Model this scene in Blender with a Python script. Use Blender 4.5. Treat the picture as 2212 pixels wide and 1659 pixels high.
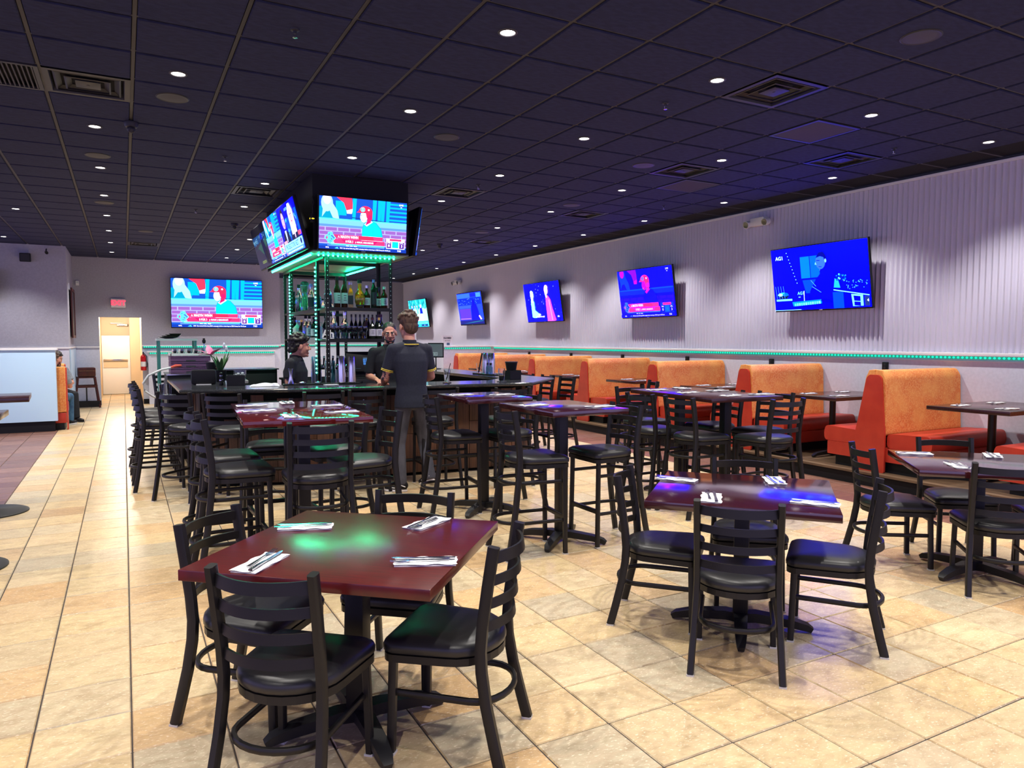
import bpy, bmesh, math, random
from mathutils import Vector, Matrix, Euler
random.seed(11)
for o in list(bpy.data.objects): bpy.data.objects.remove(o, do_unlink=True)
SC = bpy.context.scene
COL = SC.collection
R = math.radians
PI = math.pi
H_CAM, HC = 1.58, 3.574

# ---------------------------------------------------------------- camera
cam = bpy.data.cameras.new('camera'); camo = bpy.data.objects.new('camera', cam); COL.objects.link(camo)
camo.location = (0, 0, H_CAM); camo.rotation_euler = (R(90 - 3.481), 0, R(-28.231))
cam.sensor_width = 36; cam.sensor_fit = 'HORIZONTAL'; cam.lens = 1559.55 / 2212 * 36
cam.clip_start = .05; cam.clip_end = 100
SC.camera = camo
# ---------------------------------------------------------------- world, exposure
W = bpy.data.worlds.new('world'); SC.world = W; W.use_nodes = True
W.node_tree.nodes['Background'].inputs[0].default_value = (.50, .45, .95, 1)
W.node_tree.nodes['Background'].inputs[1].default_value = 1.7
SC.view_settings.view_transform = 'Standard'; SC.view_settings.look = 'None'
SC.view_settings.gamma = 1; SC.view_settings.use_curve_mapping = False
SC.view_settings.exposure = 0.0
LAMP_W = 190.0
try:
    SC.cycles.use_denoising = True
    SC.cycles.max_bounces = 8; SC.cycles.diffuse_bounces = 3; SC.cycles.glossy_bounces = 4
    SC.cycles.transmission_bounces = 6; SC.cycles.caustics_reflective = False; SC.cycles.caustics_refractive = False
    SC.cycles.sample_clamp_indirect = 4.0
except Exception: pass

# ---------------------------------------------------------------- helpers
def lin(c):
    c /= 255.0
    return c / 12.92 if c <= .04045 else ((c + .055) / 1.055) ** 2.4
def S(r, g, b): return (lin(r), lin(g), lin(b), 1)

class MB:
    """collects geometry for ONE mesh"""
    def __init__(self): self.v = []; self.f = []; self.m = []; self.s = []
    def add(self, vs, fs, mi=0, sm=False, M=None):
        b = len(self.v)
        for p in vs:
            p = Vector(p)
            self.v.append(tuple(M @ p) if M else tuple(p))
        for f in fs:
            self.f.append([b + i for i in f]); self.m.append(mi); self.s.append(sm)
    def box(self, c, s, mi=0, bv=0, M=None, rz=0):
        x, y, z = s[0] / 2, s[1] / 2, s[2] / 2
        T = Matrix.Translation(c) @ Matrix.Rotation(rz, 4, 'Z')
        if M: T = M @ T
        if bv <= 0:
            vs = [(i * x, j * y, k * z) for i in (-1, 1) for j in (-1, 1) for k in (-1, 1)]
            fs = [(0, 1, 3, 2), (4, 6, 7, 5), (0, 4, 5, 1), (2, 3, 7, 6), (0, 2, 6, 4), (1, 5, 7, 3)]
            self.add(vs, fs, mi, False, T); return
        bm = bmesh.new(); bmesh.ops.create_cube(bm, size=1)
        for v in bm.verts: v.co = Vector((v.co.x * s[0], v.co.y * s[1], v.co.z * s[2]))
        bmesh.ops.bevel(bm, geom=bm.edges[:], offset=bv, segments=2, affect='EDGES', profile=.6)
        bm.verts.index_update()
        self.add([v.co.copy() for v in bm.verts], [[v.index for v in f.verts] for f in bm.faces], mi, True, T); bm.free()
    def tube(self, p0, p1, r0, r1=None, n=10, mi=0, caps=True, sm=True):
        r1 = r0 if r1 is None else r1
        p0, p1 = Vector(p0), Vector(p1); t = (p1 - p0).normalized()
        a = t.cross(Vector((0, 0, 1)) if abs(t.z) < .9 else Vector((1, 0, 0))).normalized(); b = t.cross(a)
        vs = []
        for p, r in ((p0, r0), (p1, r1)):
            vs += [p + a * r * math.cos(2 * PI * i / n) + b * r * math.sin(2 * PI * i / n) for i in range(n)]
        self.add(vs, [(i, (i + 1) % n, n + (i + 1) % n, n + i) for i in range(n)], mi, sm)
        if caps: self.add(vs, [list(range(n))[::-1], list(range(n, 2 * n))], mi, False)
    def sweep(self, pts, sec, ref=(1, 0, 0), sc=None, closed=False, mi=0, sm=True, caps=True):
        pts = [Vector(p) for p in pts]; n = len(pts); k = len(sec); ref = Vector(ref); vs = []
        for i, p in enumerate(pts):
            if closed: t = pts[(i + 1) % n] - pts[i - 1]
            else: t = pts[min(i + 1, n - 1)] - pts[max(i - 1, 0)]
            t.normalize()
            a = ref - t * ref.dot(t)
            if a.length < 1e-4: a = Vector((0, 1, 0)) - t * t.y
            a.normalize(); b = t.cross(a); q = sc[i] if sc else 1
            vs += [p + (a * u + b * v) * q for u, v in sec]
        fs = []
        for i in range(n if closed else n - 1):
            j = (i + 1) % n
            fs += [(i * k + e, i * k + (e + 1) % k, j * k + (e + 1) % k, j * k + e) for e in range(k)]
        self.add(vs, fs, mi, sm)
        if caps and not closed: self.add(vs, [list(range(k))[::-1], [(n - 1) * k + e for e in range(k)]], mi, False)
    def rod(self, pts, r, n=8, mi=0, closed=False, sc=None, ref=(0, 0, 1)):
        self.sweep(pts, [(r * math.cos(2 * PI * i / n), r * math.sin(2 * PI * i / n)) for i in range(n)], ref, sc, closed, mi)
    def lathe(self, prof, n=16, mi=0, c=(0, 0, 0), sm=True):
        c = Vector(c); vs = []; fs = []
        for r, z in prof: vs += [c + Vector((r * math.cos(2 * PI * i / n), r * math.sin(2 * PI * i / n), z)) for i in range(n)]
        for q in range(len(prof) - 1):
            fs += [(q * n + i, q * n + (i + 1) % n, (q + 1) * n + (i + 1) % n, (q + 1) * n + i) for i in range(n)]
        self.add(vs, fs, mi, sm)
        if prof[0][0] > 1e-5: self.add(vs[:n], [list(range(n))[::-1]], mi)
        if prof[-1][0] > 1e-5: self.add(vs[-n:], [list(range(n))], mi)
    def prism(self, poly, z0, z1, mi=0, M=None, sm=False):
        n = len(poly); vs = [(x, y, z0) for x, y in poly] + [(x, y, z1) for x, y in poly]
        fs = [(i, (i + 1) % n, n + (i + 1) % n, n + i) for i in range(n)]
        self.add(vs, fs, mi, sm, M); self.add(vs, [list(range(n))[::-1], list(range(n, 2 * n))], mi, False, M)
    def ell(self, c, r, mi=0, n=12, m=8, M=None):
        c = Vector(c); vs = [c + Vector((0, 0, -r[2]))]; fs = []
        for j in range(1, m):
            a = -PI / 2 + PI * j / m
            vs += [c + Vector((r[0] * math.cos(a) * math.cos(2 * PI * i / n), r[1] * math.cos(a) * math.sin(2 * PI * i / n), r[2] * math.sin(a))) for i in range(n)]
        vs.append(c + Vector((0, 0, r[2]))); L = len(vs) - 1
        for i in range(n):
            fs.append((0, 1 + (i + 1) % n, 1 + i)); fs.append((L, L - n + i, L - n + (i + 1) % n))
        for j in range(m - 2):
            fs += [(1 + j * n + i, 1 + j * n + (i + 1) % n, 1 + (j + 1) * n + (i + 1) % n, 1 + (j + 1) * n + i) for i in range(n)]
        self.add(vs, fs, mi, True, M)
    def cap(self, p0, p1, r0, r1=None, mi=0, n=12):
        r1 = r0 if r1 is None else r1
        self.tube(p0, p1, r0, r1, n, mi); self.ell(p0, (r0,) * 3, mi, n, 8); self.ell(p1, (r1,) * 3, mi, n, 8)
    def mesh(self, name, mats):
        me = bpy.data.meshes.new(name); me.from_pydata(self.v, [], self.f)
        for m in mats: me.materials.append(m)
        me.polygons.foreach_set('material_index', self.m); me.polygons.foreach_set('use_smooth', self.s)
        me.update()
        if any(self.s):
            try: me.set_sharp_from_angle(angle=R(42))
            except Exception: pass
        return me

def link(name, data, parent=None, loc=None, rot=None):
    o = bpy.data.objects.new(name, data); COL.objects.link(o)
    if parent: o.parent = parent
    if loc is not None: o.location = loc
    if rot is not None: o.rotation_euler = rot
    return o
def part(mb, name, mats, parent=None, loc=None, rot=None, label=None):
    if not isinstance(mats, (list, tuple)): mats = [mats]
    o = link(name, mb.mesh(name, mats), parent, loc, rot)
    if label: o['label'] = label
    return o
def tag(o, label, cat, group=None):
    o['label'] = label; o['category'] = cat
    if group: o['group'] = group
    return o
def thing(name, label, cat, loc=(0, 0, 0), rz=0, group=None, rot=None):
    o = bpy.data.objects.new(name, None); COL.objects.link(o); o.location = loc
    o.rotation_euler = rot if rot else (0, 0, rz); o.empty_display_size = .1
    return tag(o, label, cat, group)
def struct(mb, name, mats, parent=None):
    o = part(mb, name, mats, parent)
    if not parent: o['kind'] = 'structure'
    return o
def dup(root, loc, rz, label=None, group=None, rot=None):
    def cp(o, p):
        c = o.copy(); COL.objects.link(c); c.parent = p
        for ch in o.children: cp(ch, c)
        return c
    r = cp(root, None); r.location = loc; r.rotation_euler = rot if rot else (0, 0, rz)
    if label: r['label'] = label
    if group: r['group'] = group
    return r
def bake(o):
    """freeze modifiers into the mesh"""
    dg = bpy.context.evaluated_depsgraph_get(); dg.update()
    me = bpy.data.meshes.new_from_object(o.evaluated_get(dg)); o.modifiers.clear(); o.data = me
    return o

# ---------------------------------------------------------------- materials
def mat(name, col, rough=.5, metal=0, spec=.5, coat=0, emit=None, es=0, trans=0, ior=1.45, samp=None):
    m = bpy.data.materials.new(name); m.use_nodes = True; b = m.node_tree.nodes['Principled BSDF']
    if len(col) == 3: col = (*col, 1)
    b.inputs['Base Color'].default_value = col; b.inputs['Roughness'].default_value = rough
    b.inputs['Metallic'].default_value = metal; b.inputs['Specular IOR Level'].default_value = spec
    b.inputs['Coat Weight'].default_value = coat; b.inputs['Coat Roughness'].default_value = .08
    b.inputs['Transmission Weight'].default_value = trans; b.inputs['IOR'].default_value = ior
    if emit:
        b.inputs['Emission Color'].default_value = (*emit[:3], 1); b.inputs['Emission Strength'].default_value = es
    if samp: m.cycles.emission_sampling = samp
    return m
def nodes(m): return m.node_tree.nodes, m.node_tree.links, m.node_tree.nodes['Principled BSDF']
def ramp(N, stops):
    r = N.new('ShaderNodeValToRGB'); e = r.color_ramp.elements
    e[0].position, e[0].color = stops[0]; e[1].position, e[1].color = stops[-1]
    for p, c in stops[1:-1]:
        q = e.new(p); q.color = c
    return r
def noise_mat(name, c1, c2, scale=(1, 1, 1), ns=8, detail=4, rough=.5, coat=0, lo=.35, hi=.65, bump=0, spec=.5, coords='Object', rand=False, coat_r=.08):
    m = mat(name, c1, rough, spec=spec, coat=coat); N, L, b = nodes(m); b.inputs['Coat Roughness'].default_value = coat_r
    tc = N.new('ShaderNodeTexCoord'); mp = N.new('ShaderNodeMapping'); mp.inputs['Scale'].default_value = scale
    no = N.new('ShaderNodeTexNoise'); no.inputs['Scale'].default_value = ns; no.inputs['Detail'].default_value = detail
    rp = ramp(N, [(lo, (*c1[:3], 1)), (hi, (*c2[:3], 1))])
    L.new(tc.outputs[coords], mp.inputs[0]); L.new(mp.outputs[0], no.inputs['Vector']); L.new(no.outputs[0], rp.inputs[0])
    out = rp.outputs[0]
    if rand:
        oi = N.new('ShaderNodeObjectInfo'); mr = N.new('ShaderNodeMapRange'); mr.inputs[3].default_value = rand[0]; mr.inputs[4].default_value = rand[1]
        hs = N.new('ShaderNodeHueSaturation'); L.new(oi.outputs['Random'], mr.inputs[0]); L.new(mr.outputs[0], hs.inputs['Value']); L.new(out, hs.inputs['Color']); out = hs.outputs[0]
        ad = N.new('ShaderNodeVectorMath'); ad.operation = 'ADD'; sc = N.new('ShaderNodeMath'); sc.operation = 'MULTIPLY'; sc.inputs[1].default_value = 37
        L.new(oi.outputs['Random'], sc.inputs[0]); L.new(tc.outputs[coords], ad.inputs[0]); L.new(sc.outputs[0], ad.inputs[1]); L.new(ad.outputs[0], mp.inputs[0])
    L.new(out, b.inputs['Base Color'])
    if bump:
        bp = N.new('ShaderNodeBump'); bp.inputs['Strength'].default_value = bump; bp.inputs['Distance'].default_value = .01
        L.new(no.outputs[0], bp.inputs['Height']); L.new(bp.outputs[0], b.inputs['Normal'])
    return m

PITCH, FX0, FY0 = .3475, 2.0695, 2.0148          # floor tile pitch and grid origin
def tile_mat(name, stops, veincol, speck):
    """stone-look tile: every tile (world grid cell) gets its own shade, vein and speckle"""
    m = mat(name, (.5, .4, .3), .32, spec=.45); N, L, b = nodes(m)
    ge = N.new('ShaderNodeNewGeometry')
    sub = N.new('ShaderNodeVectorMath'); sub.operation = 'SUBTRACT'; sub.inputs[1].default_value = (FX0, FY0, 0)
    div = N.new('ShaderNodeVectorMath'); div.operation = 'DIVIDE'; div.inputs[1].default_value = (PITCH, PITCH, 1)
    fl = N.new('ShaderNodeVectorMath'); fl.operation = 'FLOOR'
    fz = N.new('ShaderNodeVectorMath'); fz.operation = 'MULTIPLY'; fz.inputs[1].default_value = (1, 1, 0)
    wn = N.new('ShaderNodeTexWhiteNoise'); wn.noise_dimensions = '3D'
    L.new(ge.outputs['Position'], sub.inputs[0]); L.new(sub.outputs[0], div.inputs[0]); L.new(div.outputs[0], fl.inputs[0]); L.new(fl.outputs[0], fz.inputs[0]); L.new(fz.outputs[0], wn.inputs['Vector'])
    base = ramp(N, stops); L.new(wn.outputs['Value'], base.inputs[0])
    w10 = N.new('ShaderNodeMath'); w10.operation = 'MULTIPLY'; w10.inputs[1].default_value = 90; L.new(wn.outputs['Value'], w10.inputs[0])
    mp = N.new('ShaderNodeMapping'); mp.inputs['Scale'].default_value = (1, 1.9, 1); mp.inputs['Rotation'].default_value = (0, 0, .5)
    L.new(ge.outputs['Position'], mp.inputs[0])
    n1 = N.new('ShaderNodeTexNoise'); n1.noise_dimensions = '4D'; n1.inputs['Scale'].default_value = 5; n1.inputs['Detail'].default_value = 6; n1.inputs['Roughness'].default_value = .62; n1.inputs['Distortion'].default_value = .9
    L.new(mp.outputs[0], n1.inputs['Vector']); L.new(w10.outputs[0], n1.inputs['W'])
    v = ramp(N, [(.40, (0, 0, 0, 1)), (.5, (.34, .34, .34, 1)), (.56, (.08, .08, .08, 1)), (.7, (0, 0, 0, 1))]); L.new(n1.outputs[0], v.inputs[0])
    mx = N.new('ShaderNodeMixRGB'); mx.inputs[2].default_value = veincol; L.new(v.outputs[0], mx.inputs[0]); L.new(base.outputs[0], mx.inputs[1])
    n3 = N.new('ShaderNodeTexNoise'); n3.noise_dimensions = '4D'; n3.inputs['Scale'].default_value = 9; n3.inputs['Detail'].default_value = 8; n3.inputs['Roughness'].default_value = .7; n3.inputs['Distortion'].default_value = .4
    L.new(mp.outputs[0], n3.inputs['Vector']); L.new(w10.outputs[0], n3.inputs['W'])
    c3 = ramp(N, [(.36, (.80, .77, .73, 1)), (.5, (1, 1, 1, 1)), (.66, (1.10, 1.10, 1.10, 1))]); L.new(n3.outputs[0], c3.inputs[0])
    m3 = N.new('ShaderNodeMixRGB'); m3.blend_type = 'MULTIPLY'; m3.inputs[0].default_value = 1; L.new(mx.outputs[0], m3.inputs[1]); L.new(c3.outputs[0], m3.inputs[2]); mx = m3
    n2 = N.new('ShaderNodeTexNoise'); n2.inputs['Scale'].default_value = 55; n2.inputs['Detail'].default_value = 3; L.new(mp.outputs[0], n2.inputs['Vector'])
    s2 = ramp(N, [(.58, (0, 0, 0, 1)), (.68, (.55, .55, .55, 1))]); L.new(n2.outputs[0], s2.inputs[0])
    mx2 = N.new('ShaderNodeMixRGB'); mx2.inputs[2].default_value = speck; L.new(s2.outputs[0], mx2.inputs[0]); L.new(mx.outputs[0], mx2.inputs[1])
    L.new(mx2.outputs[0], b.inputs['Base Color'])
    return m
M = {}
M['tile'] = tile_mat('stone tile', [(0, S(200, 182, 144)), (.2, S(208, 182, 134)), (.38, S(184, 172, 146)), (.55, S(212, 190, 148)), (.7, S(200, 164, 116)), (.85, S(206, 186, 148)), (1, S(176, 166, 144))], S(170, 140, 112), S(240, 226, 200))
M['tile_dark'] = tile_mat('brown tile', [(0, S(126, 88, 76)), (.3, S(112, 74, 66)), (.6, S(140, 100, 86)), (1, S(118, 86, 80))], S(84, 58, 54), S(158, 122, 106))
M['grout'] = mat('grout', S(64, 56, 54), .9)
M['ceil'] = noise_mat('ceiling tile', (.011, .014, .050), (.017, .021, .070), (1, 2.2, 1), 14, 5, .9, bump=.35, coords='Object')
M['ceil_gap'] = mat('ceiling void', (.004, .004, .006), .9)
M['grid'] = mat('ceiling grid', (.050, .047, .058), .6)
M['vent'] = mat('black vent metal', (.022, .021, .027), .5)
M['soff'] = mat('soffit underside', (.20, .20, .21), .5)
M['grille'] = mat('brown grille', (.05, .04, .034), .8)
M['wall'] = noise_mat('grey wall paint', S(162, 162, 176), S(170, 170, 184), ns=30, rough=.75)
M['wall_low'] = noise_mat('pale wainscot paint', S(206, 210, 228), S(214, 218, 236), ns=30, rough=.55)
M['wall_lav'] = mat('pale blue wall panel', S(192, 224, 252), .5)  # white panel; the blue light of the screens is put into its colour
M['corr'] = mat('white corrugated sheet', S(204, 202, 220), .45)
M['trim'] = mat('white trim paint', S(232, 232, 236), .4)
M['hall'] = mat('beige hall paint', S(214, 190, 158), .7)
M['white'] = mat('white plastic', S(235, 235, 235), .4)
M['door'] = mat('white door paint', S(240, 236, 234), .5)
M['black'] = mat('black powder-coated steel', (.009, .008, .008), .42, spec=.4)
M['blackpl'] = mat('black plastic', (.008, .008, .010), .5, spec=.3)
M['vinyl'] = mat('black vinyl', (.013, .013, .015), .40, spec=.6)
M['glide'] = mat('grey glide', S(190, 188, 186), .5)
M['iron'] = mat('black cast iron', (.010, .010, .012), .45)
M['wood_t1'] = noise_mat('satin mahogany', (.120, .004, .003), (.055, .003, .003), (1.2, 26, 1), 7, 6, .34, lo=.3, hi=.7, coat=.7, spec=.35, coat_r=.17)
M['wood_t2'] = noise_mat('smooth brown mahogany', (.048, .006, .007), (.036, .005, .006), (1, 14, 1), 7, 6, .13, lo=.3, hi=.7, coat=1, spec=.7, coat_r=.12)
M['wood_gl'] = noise_mat('lacquered mahogany', (.125, .010, .010), (.085, .007, .007), (1, 12, 1), 7, 6, .035, lo=.3, hi=.7, coat=.6)
M['wood_dk'] = noise_mat('dark walnut laminate', (.050, .016, .014), (.034, .011, .010), (1, 12, 1), 7, 6, .16, lo=.3, hi=.7)
M['plank'] = noise_mat('reclaimed plank', (.105, .046, .022), (.045, .019, .011), (9, 9, .6), 5, 6, .6, lo=.3, hi=.7, rand=(.45, 2.0))
M['tread'] = noise_mat('worn wood nosing', (.17, .105, .06), (.10, .06, .036), (9, .5, 1), 5, 5, .5)
M['granite'] = noise_mat('dark granite', (.018, .020, .024), (.09, .09, .095), ns=170, detail=3, rough=.14, lo=.5, hi=.75)
M['redv'] = noise_mat('red vinyl', S(190, 58, 40), S(176, 48, 34), ns=6, rough=.38)
M['navy'] = noise_mat('navy cotton', (.008, .010, .022), (.012, .014, .03), ns=60, rough=.85)
M['blackcloth'] = noise_mat('black cotton', (.006, .008, .012), (.010, .012, .018), ns=60, rough=.8)
M['yellow'] = mat('yellow trim', S(214, 190, 70), .7)
M['jeans'] = noise_mat('charcoal denim', (.046, .048, .064), (.080, .082, .105), (1, 1, .5), 14, 6, .85, bump=.3)
M['blue_jeans'] = noise_mat('blue denim', S(44, 82, 120), S(78, 124, 160), (1, 1, .5), 14, 6, .85)
M['grey_shirt'] = noise_mat('grey cotton', S(120, 128, 140), S(140, 148, 158), ns=30, rough=.85)
M['skin'] = noise_mat('skin', S(206, 150, 128), S(196, 136, 114), ns=9, rough=.5)
M['tattoo'] = noise_mat('tattooed skin', S(190, 132, 112), S(52, 40, 52), ns=26, detail=3, rough=.55, lo=.47, hi=.53)
M['hair_b'] = noise_mat('brown hair', (.10, .052, .03), (.035, .018, .012), (1, 1, .4), 60, 5, .6, bump=.6)
M['hair_k'] = noise_mat('black hair', (.008, .006, .006), (.018, .014, .012), (1, 1, .4), 60, 5, .5, bump=.6)
M['eye'] = mat('eye white', S(225, 220, 215), .3)
M['iris'] = mat('iris', (.02, .012, .008), .2)
M['lip'] = mat('lip', S(160, 86, 78), .5)
M['paper'] = noise_mat('white paper napkin', S(238, 238, 240), S(246, 246, 248), ns=60, rough=.85)
M['steel'] = mat('polished steel', (.62, .62, .66), .16, metal=1)
M['cloth'] = noise_mat('white terry cloth', S(214, 220, 232), S(232, 236, 244), ns=90, rough=.95, bump=.5)
M['glass'] = mat('clear glass', (.93, .97, .97), .03, trans=1)
M['gl_green'] = mat('green glass', (.10, .62, .34), .05, trans=.85)
M['gl_blue'] = mat('blue glass', (.25, .5, .9), .05, trans=.8)
M['gl_amber'] = mat('amber spirit', (.75, .36, .03), .06, trans=.7)
M['gl_brown'] = mat('dark brown spirit', (.05, .014, .006), .2, spec=.3)
M['matte'] = mat('matte black board', (.006, .008, .008), .85, spec=.1)
M['gl_dark'] = mat('dark wine glass', (.010, .014, .010), .1, spec=.6)
M['label_w'] = mat('cream paper label', S(206, 204, 214), .6)
M['label_d'] = mat('dark label', (.02, .018, .03), .5)
M['ink'] = mat('black ink', (.01, .01, .012), .6)
M['gold'] = mat('gold foil', (.7, .46, .10), .3, metal=1)
M['red'] = mat('fire red paint', S(196, 24, 28), .3)
M['redwood'] = noise_mat('cherry wood', (.075, .012, .010), (.05, .008, .008), (1, 1, .2), 12, 5, .4)
M['purple'] = mat('purple plastic', S(92, 62, 96), .5)
M['greyw'] = mat('pale grey plastic', S(196, 206, 204), .5)
M['leaf'] = noise_mat('lily leaf', (.020, .075, .022), (.045, .14, .04), ns=12, rough=.45)
M['pink'] = noise_mat('pink petal', S(196, 84, 136), S(226, 140, 176), ns=10, rough=.6)
M['fabgrey'] = mat('grey board', S(150, 150, 154), .7)
M['hose'] = mat('clear braided hose', S(196, 198, 200), .3)
M['teal'] = mat('teal frame paint', S(60, 128, 124), .4)
M['straw'] = mat('blue straw', S(70, 190, 220), .4)  # straw colour holds the blue light that falls on the jars
M['stout'] = mat('dark stout', (.006, .004, .003), .1)
M['foam'] = mat('beer foam', S(222, 206, 186), .8)
M['lens'] = mat('lit downlight lens', (1, 1, 1), .5, emit=(1, .95, .88), es=14, samp='NONE')
M['led'] = mat('turquoise led', (.0, .10, .07), .4, emit=(.008, .62, .40), es=1.7, samp='NONE')
M['led_ch'] = mat('turquoise glowing led sleeve', (.0, .08, .06), .4, emit=(.004, .30, .20), es=1, samp='NONE')
M['led_g'] = mat('green led', (.02, .4, .2), .4, emit=(.004, 1.0, .40), es=190)
M['led_w'] = mat('green led core', (.3, 1, .6), .4, emit=(.05, 1.0, .62), es=13)
M['exit'] = mat('lit red exit letters', (.5, .02, .03), .4, emit=(1, .03, .06), es=3.0)
M['exit_bg'] = mat('exit panel', S(196, 168, 176), .4, emit=(.7, .25, .3), es=.25)
M['yel_l'] = mat('amber indicator light', (.6, .45, .02), .4, emit=(1, .75, .05), es=1.2)
def fabric():
    m = mat('orange patterned booth fabric', (.6, .25, .04), .7); N, L, b = nodes(m)
    tc = N.new('ShaderNodeTexCoord'); v = N.new('ShaderNodeTexVoronoi'); v.inputs['Scale'].default_value = 17; v.inputs['Randomness'].default_value = .8
    w = N.new('ShaderNodeTexVoronoi'); w.feature = 'DISTANCE_TO_EDGE'; w.inputs['Scale'].default_value = 60
    L.new(tc.outputs['Object'], v.inputs['Vector']); L.new(tc.outputs['Object'], w.inputs['Vector'])
    ri = N.new('ShaderNodeMath'); ri.operation = 'MULTIPLY'; ri.inputs[1].default_value = 16; L.new(v.outputs['Distance'], ri.inputs[0])
    si = N.new('ShaderNodeMath'); si.operation = 'SINE'; L.new(ri.outputs[0], si.inputs[0])
    r1 = ramp(N, [(.0, S(222, 132, 66)), (.9, S(230, 162, 96))]); L.new(si.outputs[0], r1.inputs[0])
    r2 = ramp(N, [(.03, (1, 1, 1, 1)), (.08, (0, 0, 0, 1))]); L.new(w.outputs['Distance'], r2.inputs[0])
    mx = N.new('ShaderNodeMixRGB'); mx.inputs[2].default_value = S(206, 104, 54); L.new(r2.outputs[0], mx.inputs[0]); L.new(r1.outputs[0], mx.inputs[1])
    n = N.new('ShaderNodeTexNoise'); n.inputs['Scale'].default_value = 3.2; L.new(tc.outputs['Object'], n.inputs['Vector'])
    rn = ramp(N, [(.45, (0, 0, 0, 1)), (.6, (.5, .5, .5, 1))]); L.new(n.outputs[0], rn.inputs[0])
    m2 = N.new('ShaderNodeMixRGB'); m2.inputs[2].default_value = S(236, 170, 92); L.new(rn.outputs[0], m2.inputs[0]); L.new(mx.outputs[0], m2.inputs[1])
    L.new(m2.outputs[0], b.inputs['Base Color']); return m
M['fabric'] = fabric()
def screen_mat(name, st):
    m = bpy.data.materials.new(name); m.use_nodes = True; N, L, b = nodes(m)
    a = N.new('ShaderNodeAttribute'); a.attribute_name = 'Col'
    b.inputs['Base Color'].default_value = (0, 0, 0, 1); b.inputs['Roughness'].default_value = .3; b.inputs['Specular IOR Level'].default_value = .15
    L.new(a.outputs['Color'], b.inputs['Emission Color']); b.inputs['Emission Strength'].default_value = st
    return m
M['scr'] = screen_mat('lit screen picture', 2.9)
M['scr_blue'] = screen_mat('lit screen picture, blue', 8.0)
M['scr_dim'] = screen_mat('dim screen picture', .8)
# ================================================================ SETTING
XW, YF, YF2, XJ = 8.57, 20.1, 24.0, 3.72       # right wall, far wall, deeper far wall, step between them
DARK_L, DARK_R = FX0 - 9 * PITCH, FX0 + 12 * PITCH
fl = MB(); fl.box((2.5, 11, -.06), (22, 30, .11), 0)
floor = struct(fl, 'floor', [M['grout']])
def view_dist(x, y, z):
    """distance if the point is in the camera's field, else None (only decides which pieces become separate objects)"""
    yw, pt = R(28.231), R(-3.481)
    f = Vector((math.sin(yw) * math.cos(pt), math.cos(yw) * math.cos(pt), math.sin(pt))); r = Vector((math.cos(yw), -math.sin(yw), 0)); u = r.cross(f)
    d = Vector((x, y, z - H_CAM)); w = d.dot(f)
    if w < .3 or abs(d.dot(r) / w) > .74 or abs(d.dot(u) / w) > .57: return None
    return d.length
tiles = []
for i in range(-18, 20):
    for j in range(-4, 65):
        x, y = FX0 + (i + .5) * PITCH, FY0 + (j + .5) * PITCH
        if x > 8.5 or (y > YF and not (-.6 < x < .5) and x < XJ): continue
        tiles.append((view_dist(x, y, 0), x, y))
def tile_mb(mb, x, y, w, h, mi=0):
    a, c = w / 2, w / 2 - .004
    vs = [(x - a, y - a, -h), (x + a, y - a, -h), (x + a, y + a, -h), (x - a, y + a, -h), (x - c, y - c, 0), (x + c, y - c, 0), (x + c, y + c, 0), (x - c, y + c, 0)]
    mb.add(vs, [(4, 5, 6, 7), (0, 1, 5, 4), (1, 2, 6, 5), (2, 3, 7, 6), (3, 0, 4, 7)], mi)
is_dark = lambda x: x < DARK_L or x > DARK_R
seen = sorted([t for t in tiles if t[0]])[:300]; sset = set((t[1], t[2]) for t in seen)
t1 = MB(); tile_mb(t1, 0, 0, PITCH - .006, .005); tm1 = t1.mesh('tile', [M['tile']]); t1 = MB(); tile_mb(t1, 0, 0, PITCH - .006, .005); tm2 = t1.mesh('tile', [M['tile_dark']])
for d, x, y in seen: link('tile', tm2 if is_dark(x) else tm1, floor, (x, y, 0))
rest = MB()
for d, x, y in tiles:
    if (x, y) not in sset: tile_mb(rest, x, y, PITCH - .006, .005, 1 if is_dark(x) else 0)
o = part(rest, 'far_tiles', [M['tile'], M['tile_dark']], floor); o['kind'] = 'stuff'

# ---- ceiling: black plate, tee grid, dropped tiles
CT, CX0, CY0 = .605, .116, 3.317
cb = MB(); cb.box((2.5, 11.5, HC + .09), (22, 31, .12), 0)
ceiling = struct(cb, 'ceiling', [M['ceil_gap']])
snap = lambda x, y: (round((x - CX0) / CT - .5), round((y - CY0) / CT - .5))
ctr = lambda i, j: (CX0 + (i + .5) * CT, CY0 + (j + .5) * CT)
VENTS = [(-.197, 6.61), (1.62, 10.22), (4.66, 4.2), (5.86, 6.6), (7.07, 5.43), (4.05, 9.07), (6.47, 9.67), (.41, 16.9), (6.47, 13.3)]
RETS = [(5.86, 4.83), (6.47, 7.25)]
special = set(snap(*p) for p in VENTS + RETS + [(-.8, 6.61)])
ctl = []
for i in range(-15, 14):
    for j in range(-9, 35):
        x, y = ctr(i, j)
        if (i, j) in special or x > XW - .3 or (x < XJ and y > YF): continue
        if 2.3 < x < 3.0 and 9.0 < y < 11.6: continue
        ctl.append((view_dist(x, y, HC), x, y, i, j))
def ctile(mb, x, y):
    a, c = CT / 2 - .016, CT / 2 - .022
    vs = [(x - a, y - a, 0), (x + a, y - a, 0), (x + a, y + a, 0), (x - a, y + a, 0), (x - c, y - c, -.012), (x + c, y - c, -.012), (x + c, y + c, -.012), (x - c, y + c, -.012)]
    mb.add(vs, [(7, 6, 5, 4), (4, 5, 1, 0), (5, 6, 2, 1), (6, 7, 3, 2), (7, 4, 0, 3)])
cm = MB(); ctile(cm, 0, 0); cmesh = cm.mesh('ceiling_tile', [M['ceil']])
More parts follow.
